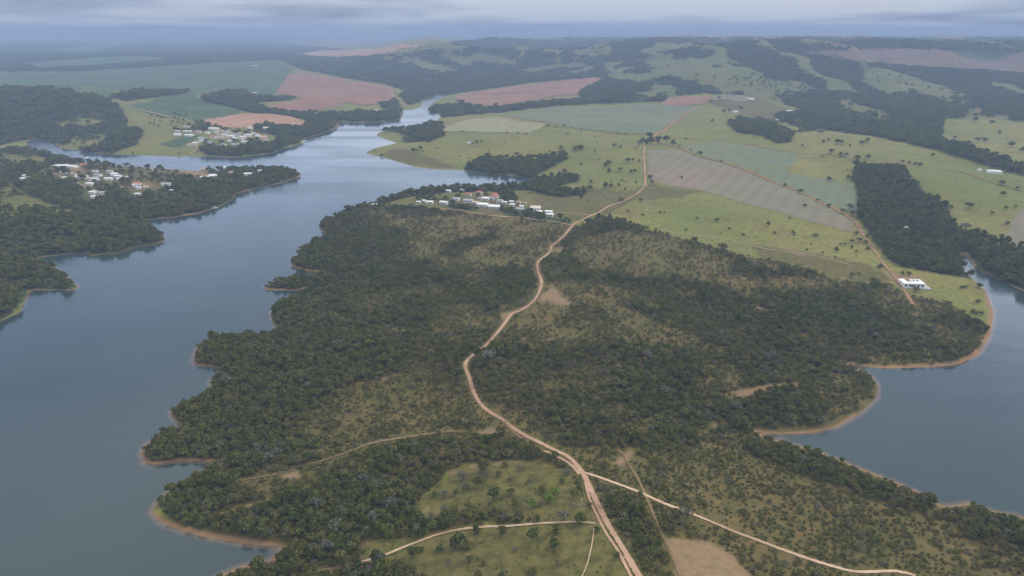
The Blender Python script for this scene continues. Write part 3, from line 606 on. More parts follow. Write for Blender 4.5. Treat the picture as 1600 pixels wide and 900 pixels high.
ROADS = [
 ('dirt_road', 'pale dirt road running along the ridge of the peninsula', MAIN, 3.5, 'dirt'),
 ('dirt_road', 'red dirt track past the shelter trees', [(1016,217),(1040,203),(1060,188),(1092,166)], 9, 'red'),
 ('dirt_track', 'white sandy track leaving the road junction', [(910,738),(935,746),(960,755),(1000,770),(1040,788),(1100,811),(1160,836),(1230,862),(1300,885),(1340,894),(1400,893),(1430,900)], 2.6, 'sand'),
 ('dirt_track', 'worn side track beside the ridge road', [(785,656),(795,668),(808,680),(825,690)], 2.6, 'trail'),
 ('dirt_track', 'second rut joining the road junction', [(850,705),(870,714),(890,725),(906,742)], 2.4, 'dirt'),
 ('dirt_track', 'bare rut beside the road along the clearing', [(914,752),(921,780),(931,802),(946,832),(966,862),(988,905)], 1.7, 'dirt'),
 ('dirt_track', 'sandy path across the clearing', [(560,880),(600,868),(640,852),(690,834),(740,825),(800,822),(870,817),(900,816),(930,818)], 1.9, 'sand'),
 ('footpath', 'thin pale path in the clearing', [(928,826),(925,850),(918,880),(908,905)], 0.7, 'sand'),
 ('dirt_track', 'narrow trail curving through the scrub', [(720,674),(690,676),(640,683),(585,692),(540,708),(510,718),(480,728)], 2.2, 'trail'),
 ('dirt_track', 'faint trail fading towards the point', [(460,735),(430,742),(395,748),(350,757)], 1.8, 'trail'),
 ('dirt_track', 'lower faint trail on the point', [(480,766),(440,775),(400,788),(340,805)], 1.8, 'trail'),
 ('dirt_track', 'faint straight trail beside the ploughed patch', [(970,705),(985,730),(1000,755),(1015,790),(1030,825),(1045,860),(1065,905)], 1.5, 'trail'),
 ('dirt_road', 'pale dirt road along the edge of the village', [(893,352),(865,347),(839,344),(812,340),(777,338),(751,335),(721,329),(699,327),(646,325)], 3.6, 'dirt'),
 ('dirt_track', 'faint trail on the western slope', [(738,455),(760,447),(790,438),(830,430),(842,428)], 1.6, 'trail'),
 ('dirt_road', 'red track between the two crop fields', [(1020,217),(1062,232),(1123,252),(1189,276),(1250,302),(1333,344)], 5, 'red'),
 ('dirt_road', 'reddish track beside the tall wood', [(1334,345),(1352,372),(1375,405),(1395,430),(1410,450),(1428,478)], 3.4, 'red'),
 ('dirt_track', 'brown boundary track along the pasture', [(1040,214),(1120,222),(1180,228),(1260,240),(1330,247),(1390,252),(1460,262),(1550,285),(1640,308)], 4.0, 'red'),
 ('dirt_track', 'red track beside the hay field', [(772,183),(800,187),(852,195)], 7, 'red'),
 ('dirt_track', 'dark field boundary below the blue-green crop', [(852,195),(900,202),(960,208),(1020,213)], 4, 'hedge'),
 ('footpath', 'pale path from the village to the road', [(868,332),(890,334),(927,337)], 2.2, 'sand'),
 ('footpath', 'sandy path in the pasture', [(1008,285),(1012,293),(1025,296)], 2, 'dirt'),
 ('footpath', 'faint path across the dry pasture', [(1030,358),(1070,366),(1140,375),(1200,390),(1260,398),(1330,415)], 1.6, 'sand'),
 ('dirt_track', 'village track on the headland', zoomed(*B5, [(150,217),(270,190),(400,155),(500,190),(690,270),(790,310)]), 3.2, 'dirt'),
 ('dirt_track', 'short track on the headland', zoomed(*B5, [(880,230),(930,250),(980,275)]), 3.6, 'dirt'),
 ('dirt_road', 'sandy road along the crest of the headland', zoomed(*B5, [(660,75),(760,88),(880,93),(1000,100),(1110,106),(1260,115),(1400,128)]), 4.5, 'dirt'),
 ('dirt_track', 'spur track on the headland crest', zoomed(*B5, [(1180,115),(1200,135),(1240,145)]), 4.5, 'dirt'),
 ('footpath', 'path down to the headland shore', zoomed(*B5, [(1280,335),(1210,360),(1150,415),(1135,435),(1160,460),(1190,475)]), 3, 'trail'),
 ('dirt_road', 'pale farm road above the lakeside village', [(203,168),(230,174),(262,182),(292,188),(306,192)], 6, 'dirt'),
 ('dirt_track', 'pale farm road at the corner of the red field', [(606,137),(614,148),(624,158)], 7, 'sand'),
 ('dirt_track', 'path in the lakeside pasture', [(296,241),(305,236),(312,231)], 3, 'sand')]
for r in ROADS: road(r[0], r[1], r[2], r[3], M[r[4]])

# ------------------------------------------------------------------ trees: prototype meshes
def tube(p0, p1, r0, r1, k=5):
    a, b = np.array(p0, float), np.array(p1, float); ax = b - a; ax /= np.linalg.norm(ax) + 1e-9
    s = np.cross(ax, (0.3, 0.9, 0.1)); s /= np.linalg.norm(s); t = np.cross(ax, s)
    ang = np.arange(k) / k * 2 * np.pi; ring = np.cos(ang)[:, None] * s + np.sin(ang)[:, None] * t
    V = np.concatenate([a + ring * r0, b + ring * r1]); F = [(i, (i + 1) % k, k + (i + 1) % k, k + i) for i in range(k)]
    return V, F
def join(parts):
    V, F, n = [], [], 0
    for v, f in parts:
        V.append(v); F += [tuple(i + n for i in q) for q in f]; n += len(v)
    return np.concatenate(V), F
def leaves(lobes, n, size, r):
    """bent leaf-clump quads spread through ellipsoid lobes"""
    wts = np.array([l[3] ** 2 for l in lobes]); pick = r.choice(len(lobes), n, p=wts / wts.sum())
    L = np.array(lobes)[pick]
    d = r.normal(size=(n, 3)); d /= np.linalg.norm(d, axis=1)[:, None]; d[:, 2] = np.abs(d[:, 2]) * 1.1 - 0.28
    rad = L[:, 3] * r.uniform(0.62, 1.05, n)
    c = L[:, :3] + d * rad[:, None] * np.array([1, 1, 0.72])
    nn = d + r.normal(size=(n, 3)) * 0.45; nn /= np.linalg.norm(nn, axis=1)[:, None]
    s = np.cross(nn, r.normal(size=(n, 3))); s /= np.linalg.norm(s, axis=1)[:, None]; t = np.cross(nn, s)
    sz = (size * r.uniform(0.6, 1.3, n))[:, None]
    V = np.stack([c - s * sz - t * sz * 0.7, c + s * sz - t * sz * 0.6 + nn * sz * 0.3, c + s * sz * 0.8 + t * sz, c - s * sz * 0.9 + t * sz * 0.8 + nn * sz * 0.35], 1).reshape(-1, 3)
    a = np.arange(n) * 4
    F = np.concatenate([np.stack([a, a + 1, a + 2], 1), np.stack([a, a + 2, a + 3], 1)])
    return V, F
def tree_shape(seed, nl=6, spread=0.30, base=0.22, top=0.75, leaf=0.075, n=260, lobe=0.22, trunk=0.03):
    r = np.random.default_rng(seed); lobes = []
    for i in range(nl):
        a = i / nl * 2 * np.pi + r.uniform(-0.5, 0.5); q = spread * r.uniform(0.35, 1.0) if i else 0.0
        lobes.append((math.cos(a) * q, math.sin(a) * q, base + (top - base) * (r.uniform(0.25, 0.8) if i else 0.85), lobe * r.uniform(0.75, 1.2)))
    crown = leaves(lobes, n, leaf, r)
    tp = [tube((0, 0, -0.08), (0.01, 0.01, base + 0.1), trunk, trunk * 0.7, 6)]
    for l in lobes[1:5]: tp.append(tube((0.01, 0.01, base * 0.75), (l[0] * 0.8, l[1] * 0.8, l[2]), trunk * 0.55, trunk * 0.2, 4))
    return crown, join(tp)
def clump_shape(seed, n=620):
    r = np.random.default_rng(seed); lobes, tp = [], []
    for i in range(11):
        a, q = r.uniform(0, 6.28), 0.5 * math.sqrt(r.uniform(0, 1)); hh = r.uniform(0.14, 0.30)
        x, y = math.cos(a) * q, math.sin(a) * q
        for k in range(2): lobes.append((x + r.uniform(-.05, .05), y + r.uniform(-.05, .05), hh + r.uniform(-.04, .04), r.uniform(0.09, 0.15)))
        tp.append(tube((x, y, -0.1), (x, y, hh), 0.012, 0.008, 3))
    return leaves(lobes, n, 0.042, r), join(tp)
PROTO = bpy.data.collections.new('tree_prototypes')       # meshes only; never linked to the scene
SHAPES = {}
def proto(kind, crown, trunk, leafmat):
    cm = mesh(kind + '_crown', crown[0], crown[1], leafmat)
    tm = mesh(kind + '_trunk', trunk[0], trunk[1], M['bark'])
    k = len(crown[0])
    V = np.concatenate([crown[0], trunk[0]]); F = [tuple(q) for q in crown[1]] + [tuple(i + k for i in q) for q in trunk[1]]
    jm = mesh(kind, V, F); jm.materials.append(leafmat); jm.materials.append(M['bark'])
    mi = np.zeros(len(F), np.int32); mi[len(crown[1]):] = 1; jm.polygons.foreach_set('material_index', mi)
    i = len(PROTO.objects); o = bpy.data.objects.new('prototype_%02d_%s' % (i, kind), jm); PROTO.objects.link(o)
    SHAPES.setdefault(kind, []).append((cm, tm, i))
for s in range(6): proto('scrub', *tree_shape(100 + s, 6, 0.30, 0.18, 0.62, 0.070, 230, 0.24, 0.030), M['scrubleaf'])
for s in range(3): proto('low', *tree_shape(200 + s, 5, 0.32, 0.04, 0.42, 0.095, 90, 0.24, 0.025), M['scrubleaf'])
for s in range(5): proto('tall', *tree_shape(300 + s, 8, 0.32, 0.18, 0.86, 0.065, 330, 0.23, 0.035), M['darkleaf'])
for s in range(5): proto('clump', *clump_shape(400 + s), M['hillleaf'])
for s in range(2): proto('grey', *tree_shape(500 + s, 6, 0.33, 0.2, 0.65, 0.055, 150, 0.22, 0.030), M['greyleaf'])
for s in range(2): proto('lime', *tree_shape(600 + s, 7, 0.30, 0.2, 0.70, 0.065, 260, 0.24, 0.030), M['limeleaf'])

def scatter_group():
    g = bpy.data.node_groups.new('scatter_trees', 'GeometryNodeTree')
    g.interface.new_socket('Geometry', in_out='INPUT', socket_type='NodeSocketGeometry')
    g.interface.new_socket('Geometry', in_out='OUTPUT', socket_type='NodeSocketGeometry')
    gi, go = N(g, 'NodeGroupInput'), N(g, 'NodeGroupOutput')
    ci = N(g, 'GeometryNodeCollectionInfo'); ci.inputs['Collection'].default_value = PROTO
    ci.inputs['Separate Children'].default_value = True; ci.inputs['Reset Children'].default_value = True
    iop = N(g, 'GeometryNodeInstanceOnPoints'); iop.inputs['Pick Instance'].default_value = True
    def na(name, ty):
        n = N(g, 'GeometryNodeInputNamedAttribute', data_type=ty); n.inputs['Name'].default_value = name; return n.outputs['Attribute']
    cx = N(g, 'ShaderNodeCombineXYZ'); g.links.new(na('rot', 'FLOAT'), cx.inputs[2])
    er = N(g, 'FunctionNodeEulerToRotation'); g.links.new(cx.outputs[0], er.inputs[0])
    g.links.new(gi.outputs[0], iop.inputs['Points']); g.links.new(ci.outputs[0], iop.inputs['Instance'])
    g.links.new(na('idx', 'INT'), iop.inputs['Instance Index']); g.links.new(er.outputs[0], iop.inputs['Rotation'])
    g.links.new(na('size', 'FLOAT_VECTOR'), iop.inputs['Scale']); g.links.new(iop.outputs[0], go.inputs[0])
    return g
SCATTER = scatter_group()
def scatter(name, label, cat, P, S, R, I):
    me = bpy.data.meshes.new(name); me.vertices.add(len(P)); me.vertices.foreach_set('co', P.astype(np.float32).ravel())
    a = me.attributes.new('size', 'FLOAT_VECTOR', 'POINT'); a.data.foreach_set('vector', S.astype(np.float32).ravel())
    a = me.attributes.new('rot', 'FLOAT', 'POINT'); a.data.foreach_set('value', R.astype(np.float32))
    a = me.attributes.new('idx', 'INT', 'POINT'); a.data.foreach_set('value', I.astype(np.int32))
    o = link(tag(bpy.data.objects.new(name, me), label, cat, None, 'stuff'))
    md = o.modifiers.new('scatter', 'NODES'); md.node_group = SCATTER
    print(name, len(P)); return o
def ids(kind): return np.array([s[2] for s in SHAPES[kind]])

def put_tree(name, label, cat, group, kind, pos, width, hs, rot, var=None):
    cm, tm, _ = SHAPES[kind][(random.randrange(len(SHAPES[kind])) if var is None else var) % len(SHAPES[kind])]
    e = empty(name, pos, rot, (width, width, width * hs)); tag(e, label, cat, group)
    link(bpy.data.objects.new('crown', cm), e); link(bpy.data.objects.new('trunk', tm), e)
    return e

# ---- candidate spots over the whole view, spacing grows with distance
def candidates(y0, y1, smin, k, uw=0.92):
    xs, ys = [], []; y = y0
    while y < y1:
        s = max(smin, k * y); hw = uw * (y + 80) + 30
        x = np.arange(-hw, hw, s); n = len(x)
        xs.append(x + rng.uniform(-0.48, 0.48, n) * s); ys.append(y + rng.uniform(-0.48, 0.48, n) * s); y += s
    return np.concatenate(xs), np.concatenate(ys)
def off_roads(x, y, margin=0.6):
    keep = np.ones(len(x), bool)
    for D, wdt in ROAD_LINES:
        lo, hi = D.min(0) - 15, D.max(0) + 15
        m = (x > lo[0]) & (x < hi[0]) & (y > lo[1]) & (y < hi[1])
        if m.any():
            k = polydist(x[m], y[m], D[::2] if len(D) > 8 else D, False) > wdt * 0.5 + margin; keep[np.where(m)[0]] &= k
    return keep
def in_bare(px, py):
    r = np.zeros(len(px), bool)
    for p in BARE: r |= inpoly(px, py, p)
    return r
FIELD_PX = [f[2] for f in FIELDS]

A = [(462,170,38,'w'),(585,165,30,'g'),(640,200,48,'t'),(735,183,52,'t'),(795,235,62,'w'),(875,215,62,'t'),(530,238,60,'g'),(640,252,80,'g'),(295,268,58,'w'),(420,270,65,'w'),(195,273,24,'w'),(245,262,22,'w'),(700,275,60,'p'),(765,285,95,'w'),(880,302,110,'w'),(920,258,50,'g'),(965,273,40,'w'),(1025,268,38,'w'),(1030,295,42,'w'),(1085,273,40,'n'),(1140,283,32,'n'),(1100,330,65,'g'),(1115,312,34,'w'),(1240,322,85,'c'),(1275,357,48,'w'),(1355,356,62,'w'),(1368,382,58,'w'),(855,240,32,'g'),(740,240,34,'g'),(880,200,40,'t')]
B = [(200,180,30,'w'),(172,203,35,'w'),(150,217,22,'w'),(480,95,80,'w'),(565,103,60,'w'),(500,150,40,'g'),(575,165,35,'n'),(640,182,65,'w'),(612,182,28,'t'),(505,197,26,'w'),(730,197,50,'g'),(765,172,45,'g'),(750,205,36,'w'),(700,240,45,'w'),(850,200,45,'w'),(908,162,60,'w'),(925,180,45,'w'),(937,203,40,'w'),(858,145,35,'g'),(1000,193,40,'p'),(1068,240,50,'t'),(1055,252,32,'w'),(1083,274,30,'w'),(1140,270,30,'p'),(1083,323,44,'w'),(1300,240,58,'g'),(1340,298,18,'w'),(725,308,40,'w'),(740,343,40,'w'),(805,312,45,'g'),(660,95,40,'t'),(745,142,30,'g'),(690,207,30,'n')]
Cv = [(105,207,40,'p'),(172,205,35,'w'),(212,205,28,'w'),(100,232,50,'w'),(195,238,55,'w'),(235,238,24,'w'),(285,208,40,'n'),(185,165,40,'n'),(320,265,50,'g'),(315,292,30,'w'),(262,308,45,'w'),(235,325,70,'n'),(430,178,90,'c'),(490,205,60,'n'),(365,218,35,'w'),(420,255,45,'t'),(490,262,60,'n'),(520,235,45,'w'),(575,247,50,'w'),(600,235,45,'n'),(612,266,36,'w'),(545,264,32,'n'),(572,290,42,'w'),(640,245,40,'g'),(690,255,45,'w'),(725,235,55,'w'),(745,260,40,'n'),(820,245,40,'w'),(868,258,55,'p'),(880,275,40,'t'),(745,172,35,'w'),(890,177,40,'c'),(700,298,45,'w'),(660,270,36,'n'),(690,275,36,'g'),(470,240,40,'n'),(445,210,32,'g'),(540,207,40,'w'),(560,222,36,'n'),(815,227,32,'t'),(640,320,28,'g'),(600,318,32,'g'),(510,322,36,'g'),(390,305,28,'g'),(780,225,32,'w'),(655,225,40,'n'),(1220,303,22,'w')]
YARD = [(1035,310,55,'w'),(1075,303,44,'w'),(1243,295,40,'w'),(1303,281,22,'w'),(1030,272,40,'n'),(1160,292,26,'n')]
_hp = np.array([(620 + q[0] / 5.714, 270 + q[1] / 5.714) for q in A] + [(q[0] / 5, 240 + q[1] / 5) for q in B] + [(260 + q[0] / 5.714, 170 + q[1] / 5.714) for q in Cv] + [(q[0] / 3.2, 180 + q[1] / 3.2) for q in YARD] + [(1414, 358), (394, 146), (584, 321)])
HX, HY, _ = cast(_hp[:, 0], _hp[:, 1] + 1)
def off_houses(x, y):                                    # yards kept open around the houses
    keep = np.ones(len(x), bool)
    for a, b in zip(HX, HY):
        keep &= ~((np.abs(x - a) < 8.5) & (y > b - 24 - 0.004 * b) & (y < b + 7))
    return keep

# scrub trees of the peninsula
x, y = candidates(40, 1000, 2.35, 0.0040); d = grid_at(SD, x, y); k = d > 0.6; x, y, d = x[k], y[k], d[k]; z = Hm(x, y)
px, py, scr, den, wood, lb = masks(x, y, z, d)
pat = fbm(x, y, 20, 3, 111)
den = np.where((den > 0) & (d < 25) & (x < 0), np.maximum(den, 0.9), den)
prob = np.clip(den + (pat - 0.5) * 1.1, 0.06, 1) * (den > 0)
edge = np.where(x > 80, np.where(py > 660, 6.0, 2.8), np.where((px < 460) & (py > 760), 3.4, 1.4))
prob = np.where(d < edge, np.minimum(prob, sstep(0.5, 1.0, d / edge)), prob)
k = (rng.uniform(size=len(x)) < prob) & off_roads(x, y, 1.7) & ~in_bare(px, py)
x, y, z, px, py, den, pat, d = x[k], y[k], z[k], px[k], py[k], den[k], pat[k], d[k]
width = np.exp(rng.normal(0, 0.26, len(x))) * (2.05 + 1.55 * sstep(0.45, 0.95, den)) * np.where(rng.uniform(size=len(x)) < 0.05, 1.5, 1.0) * np.maximum(1, 0.0042 * y / 2.7) ** 0.8
hs = rng.uniform(0.75, 1.1, len(x)) * (1 + 0.25 * sstep(0.6, 0.95, den))
kindi = rng.choice(ids('scrub'), len(x)); gmask = rng.uniform(size=len(x)) < 0.13; kindi[gmask] = rng.choice(ids('grey'), gmask.sum())
tmask = rng.uniform(size=len(x)) < 0.35 * sstep(0.6, 0.95, den); kindi[tmask] = rng.choice(ids('tall'), tmask.sum())
lm = (rng.uniform(size=len(x)) < 0.0002); kindi[lm] = rng.choice(ids('lime'), lm.sum())
rot = rng.uniform(0, 6.28, len(x))
dist = np.sqrt(x * x + y * y + (CAM_H - z) ** 2)
vis = (px > 2) & (px < 1598) & (py > 100) & (py < 906)
score = np.where(vis, width / dist, 0)
TRACK_PX = [(908,738),(960,755),(1040,788),(1160,836),(1300,885),(1420,905)]
single = np.zeros(len(x), bool)
isbig = width > 3.1
for sel in (isbig, ~isbig):
    o = np.argsort(-np.where(sel, score, 0))[:300]; single[o] = True
MARKS = [('the road junction', 910, 740), ('the ploughed red patch', 1100, 870), ('the sandy clearing path', 760, 824), ('the western cove', 440, 860), ('the faint trail on the point', 430, 745), ('the bend of the white sandy track', 1200, 850), ('the eastern lakeshore', 1450, 790), ('the bend of the ridge road', 790, 660), ('the stone ring', 906, 786), ('the straight trail', 1010, 790), ('the end of the sandy track', 1390, 893), ('the curving scrub trail', 600, 690)]
tri = [(912,748),(1040,790),(1300,890),(1300,1000),(1010,1000),(1000,905)]
east = [(912,745),(1300,889),(1700,900),(1700,600),(1000,600),(850,690)]
inv = {s[2]: (kd, n) for kd, L in SHAPES.items() for n, s in enumerate(L)}
for i in np.where(single)[0]:
    kd, var = inv[kindi[i]]; big = isbig[i]
    tone = {'scrub': 'olive', 'grey': 'grey-green', 'tall': 'dark green', 'lime': 'bright lime green', 'low': 'olive'}[kd]
    a, b = np.array([px[i]]), np.array([py[i]])
    side = 'in the wedge between road and track' if inpoly(a, b, tri)[0] else ('on the eastern slope' if inpoly(a, b, east)[0] else ('in the western gully' if px[i] < 700 else 'by the clearing'))
    mk = min(MARKS, key=lambda q: (q[1] - px[i]) ** 2 + (1.8 * (q[2] - py[i])) ** 2)[0]
    place = 'near ' + mk + ' ' + side
    if len(place.split()) > 10: place = 'near ' + mk
    tone = ('broad ' if width[i] > 4.4 else 'tiny ' if width[i] < 2.6 else '') + tone
    nm = 'scrub_tree' if big else 'shrub'
    put_tree(nm, '%s %s %s' % (tone, 'scrub tree' if big else 'shrub', place), 'tree' if big else 'shrub', ('scrub trees ' if big else 'shrubs ') + place + ', ' + tone,
             kd, (x[i], y[i], z[i]), float(width[i]), float(hs[i]), float(rot[i]), var)
k = ~single
scatter('scrub_woodland', 'dry olive scrub woodland covering the peninsula', 'woodland', np.stack([x, y, z], 1)[k], np.stack([width, width, width * hs], 1)[k], rot[k], kindi[k])
# low undergrowth near the camera
x, y = candidates(40, 430, 1.75, 0.0052); d = grid_at(SD, x, y); k = d > 4; x, y, d = x[k], y[k], d[k]; z = Hm(x, y)
px, py, scr, den, wood, lb = masks(x, y, z, d)
pat = fbm(x, y, 12, 3, 121); prob = np.where(scr, np.clip(0.55 + (pat - 0.5) * 1.8, 0.05, 0.95), np.clip((pat - 0.42) * 0.7, 0.0, 0.16))
k = (rng.uniform(size=len(x)) < prob) & off_roads(x, y, 0.2) & ~in_bare(px, py) & (wood < 0.1)
x, y, z = x[k], y[k], z[k]; wd = rng.uniform(0.9, 2.0, len(x)) * np.maximum(1, 0.0045 * y / 1.7) * np.where(scr[k], 1, 0.6)
scatter('undergrowth', 'low dry undergrowth between the scrub trees', 'undergrowth', np.stack([x, y, z], 1), np.stack([wd, wd, wd * 0.9], 1), rng.uniform(0, 6.28, len(x)), rng.choice(ids('low'), len(x)))
# woods off the peninsula
x, y = candidates(150, 2000, 4.6, 0.0056, 0.95); d = grid_at(SD, x, y); k = d > 1.5; x, y, d = x[k], y[k], d[k]; z = Hm(x, y)
px, py, scr, den, wood, lb = masks(x, y, z, d); wood = np.where(scr, 0, wood)
pat = fbm(x, y, 40, 3, 131)
infield = np.zeros(len(x), bool)
for p in FIELD_PX: infield |= inpoly(px, py, p)
prob = np.clip(wood + (pat - 0.5) * 0.9 * (wood < 0.9), 0, 1) * (wood > 0.02)
k = (rng.uniform(size=len(x)) < prob) & off_roads(x, y, 1.0) & ~in_bare(px, py) & ~infield & off_houses(x, y)
x, y, z, px, py, wood, lb, d = x[k], y[k], z[k], px[k], py[k], wood[k], lb[k], d[k]
sp = np.maximum(4.6, 0.0056 * y); wd = sp * np.clip(1.35 * np.exp(rng.normal(0, 0.25, len(x))), 0.8, 2.3); hs = rng.uniform(0.6, 1.35, len(x)) * np.clip(8 / wd, 0.55, 1.0)
tallwood = (px > 1320) & (py > 230); hs = np.where(tallwood, hs * 1.35, hs)
ki = rng.choice(ids('tall'), len(x)); g = rng.uniform(size=len(x)) < np.where(lb, 0.5, 0.15); ki[g] = rng.choice(ids('scrub'), g.sum())
rot = rng.uniform(0, 6.28, len(x)); P = np.stack([x, y, z], 1); S = np.stack([wd, wd, wd * hs], 1)
for nm, lab, m in (('tall_forest', 'tall dark forest block beside the narrow lake arm', tallwood), ('shore_forest', 'dense forest on the headland shore below the hillside village', lb & ~tallwood),
                   ('riverside_forest', 'dark woods along the far shores and field edges', ~lb & ~tallwood)):
    if m.any(): scatter(nm, lab, 'forest', P[m], S[m], rot[m], ki[m])
# far woods and hills as canopy clumps
x, y = candidates(2000, 11000, 11, 0.0050, 0.86); z = Hm(x, y); d = grid_at(SD, x, y); k = d > 8; x, y, z, d = x[k], y[k], z[k], d[k]
px, py, scr, den, wood, lb = masks(x, y, z, d); infield = np.zeros(len(x), bool)
for p in FIELD_PX: infield |= inpoly(px, py, p)
tn = sstep(0.38, 0.66, fbm(x, y, 240, 3, 141))
k = (rng.uniform(size=len(x)) < np.where(wood < 0.55, wood * tn * 1.1, wood)) & ~infield
x, y, z = x[k], y[k], z[k]; wd = 0.0050 * y * rng.uniform(1.1, 1.8, len(x)); hh = np.minimum(wd * 0.9, 34) * rng.uniform(0.8, 1.2, len(x)); kc = rng.choice(ids('clump'), len(x))
thin = wood[k] < 0.55; kc[thin] = rng.choice(ids('tall'), thin.sum()); wd[thin] = rng.uniform(4, 10, thin.sum()) * (1 + y[thin] / 9000); hh[thin] = wd[thin] * 0.75
scatter('hill_forest', 'blue-green forest on the distant hills and plains', 'forest', np.stack([x, y, z], 1), np.stack([wd, wd, hh], 1), rng.uniform(0, 6.28, len(x)), kc)

# ------------------------------------------------------------------ single trees of the clearing and the pastures
def tree_list(pts, scale, lab, cat, group, kinds, hs=0.85, name='pasture_tree'):
    p = np.array([q[:2] for q in pts]); dia = np.array([q[2] for q in pts]) / scale
    x, y, z = cast(p[:, 0], p[:, 1] + dia * 0.42)
    for i in range(len(p)):
        slant = math.sqrt(x[i] ** 2 + y[i] ** 2 + (CAM_H - z[i]) ** 2); wdt = dia[i] / FOC * slant * 1.12
        kd = pts[i][3] if len(pts[i]) > 3 else kinds[i % len(kinds)]
        tone = {'tall': 'dark green', 'scrub': 'olive', 'grey': 'grey-green', 'lime': 'bright lime green', 'low': 'small olive'}[kd]
        wdt *= 1.0; tone = ('large ' if wdt > 10 else 'small ' if wdt < 5 else '') + tone.replace('small ', '')
        put_tree(name, tone + ' ' + lab, cat, group + ', ' + tone, kd, (x[i], y[i], z[i]), float(np.clip(wdt, 2.0, 22)), hs * random.uniform(0.85, 1.1), random.uniform(0, 6.28))
C7 = [(515,120,95,'tall'),(535,190,70,'grey'),(475,240,75),(660,110,50),(765,135,50,'grey'),(585,325,85,'tall'),(710,300,58),(920,280,62),(1005,295,68,'lime'),(975,340,78,'lime'),(855,380,68,'lime'),(910,375,48,'grey'),(1140,310,78),(1070,460,92,'grey'),(1185,480,97,'tall'),(730,370,60),(750,445,80),(590,435,55),(405,400,65),(470,445,90),(885,490,50),(465,560,62,'tall'),(645,568,66,'tall'),(1015,560,66,'tall'),(855,610,82,'tall'),(1000,665,88,'tall'),(1300,560,46),(335,640,118,'tall'),(412,665,68),(210,705,52),(730,700,46,'grey'),(510,797,36),(415,775,52),(1030,795,55,'grey'),(860,845,60),(1435,750,46),(270,790,50,'grey'),(1245,385,42),(30,720,80,'tall'),(80,700,44),(370,185,80,'grey'),(390,260,60,'grey'),(320,305,50),(250,310,60,'grey'),(175,320,42),(240,420,60,'grey'),(480,870,60),(640,880,50),(560,395,40),(1095,165,60,'grey'),(1055,230,40),(700,215,40),(830,215,36,'grey'),(620,180,40)]
tree_list(zoomed(640,700,4.444,C7), 4.444, 'bushy tree standing in the grassy clearing', 'tree', 'trees in the grassy clearing', ['scrub', 'scrub', 'tall'], 0.95, 'clearing_tree')
C6 = [(205,88,30),(347,92,22),(413,108,20),(270,97,18),(497,124,18),(735,153,18),(813,160,18),(890,162,18),(377,163,30),(617,188,15),(320,285,45),(440,285,50),(475,285,45),(500,283,45),(613,310,32),(790,265,55,'grey'),(840,278,28),(975,290,18),(212,318,35,'grey'),(82,352,28),(190,375,18),(493,430,28),(650,393,20),(735,415,65),(710,440,50),(740,490,45),(835,475,55),(905,400,50),(948,390,25),(1003,397,28),(930,492,40),(965,487,40),(270,435,20),(345,495,45),(580,588,40),(575,635,60),(710,615,55),(755,620,40),(823,612,38),(765,577,22),(855,572,25),(893,580,18),(978,588,25),(880,650,25),(848,735,48),(910,842,25),(685,712,15),(718,738,15),(560,755,20),(495,722,38),(155,770,15),(300,865,20),(60,650,70),(130,620,70),(200,610,60),(300,590,50)]
tree_list(zoomed(820,180,5.625,C6), 5.625, 'tree scattered on the pasture between inlet and road', 'tree', 'pasture trees between inlet and road', ['tall', 'tall', 'scrub'])
BELT = [(1095,195,55),(1035,225,50),(1010,245,60,'grey'),(1110,240,60),(1170,232,60),(1240,225,65),(1305,250,50),(1070,250,50)]
tree_list(zoomed(820,180,5.625,BELT), 5.625, 'tree of the shelter clump at the end of the pale road', 'tree', 'shelter clump trees', ['tall'], 1.1)
C5 = [(160,138,16),(232,143,16),(263,62,20),(270,78,14),(187,182,10),(238,195,12),(300,187,10),(315,187,10),(432,207,10),(502,213,18),(393,248,12),(547,245,10),(597,266,14),(517,262,8),(686,228,14),(763,207,10),(856,266,20),(708,260,12),(775,258,14),(780,265,10),(823,320,10),(930,320,18),(960,300,14),(985,290,16),(1010,285,18),(1035,290,16),(1040,318,16),(985,310,12),(1000,325,12),(945,300,12),(985,410,18),(1010,405,14),(1085,380,20),(1070,440,30),(1060,425,20),(1040,270,16),(1000,262,14),(925,345,10),(880,330,8),(840,300,8)]
tree_list(zoomed(900,250,2.2857,C5), 2.2857, 'tree on the dry pasture below the stubble field', 'tree', 'trees on the dry pasture', ['tall', 'scrub', 'tall'])
C5b = [(816,163,14),(745,90,14),(800,113,20),(863,143,12),(902,163,16),(950,180,25,'grey'),(975,165,34,'grey'),(985,190,20),(377,62,12)]
tree_list(zoomed(900,250,2.2857,C5b), 2.2857, 'tree beside the red track between crop fields', 'tree', 'trees along the red track', ['tall'])
C5c = [(903,68,16),(970,63,18),(985,62,14),(1148,43,22),(1180,65,28),(1525,122,16),(1522,82,18),(1575,100,12),(1402,166,22),(1485,190,12),(1540,225,14),(1390,235,32,'grey'),(1415,255,14),(1450,270,25),(1480,280,20),(1535,170,12),(1570,165,10),(1340,168,14)]
tree_list(zoomed(900,250,2.2857,C5c), 2.2857, 'tree on the bright pasture beyond the forest block', 'tree', 'trees beyond the forest block', ['tall'])
C5d = [(1375,455,14),(1390,452,14),(1440,450,18),(1435,505,16),(1415,542,16),(1430,545,16),(1447,550,16),(1190,405,20),(1165,405,16),(1215,462,22)]
tree_list(zoomed(900,250,2.2857,C5d), 2.2857, 'tree around the white lakeside house and its meadow', 'tree', 'trees of the lakeside meadow', ['tall', 'scrub'])
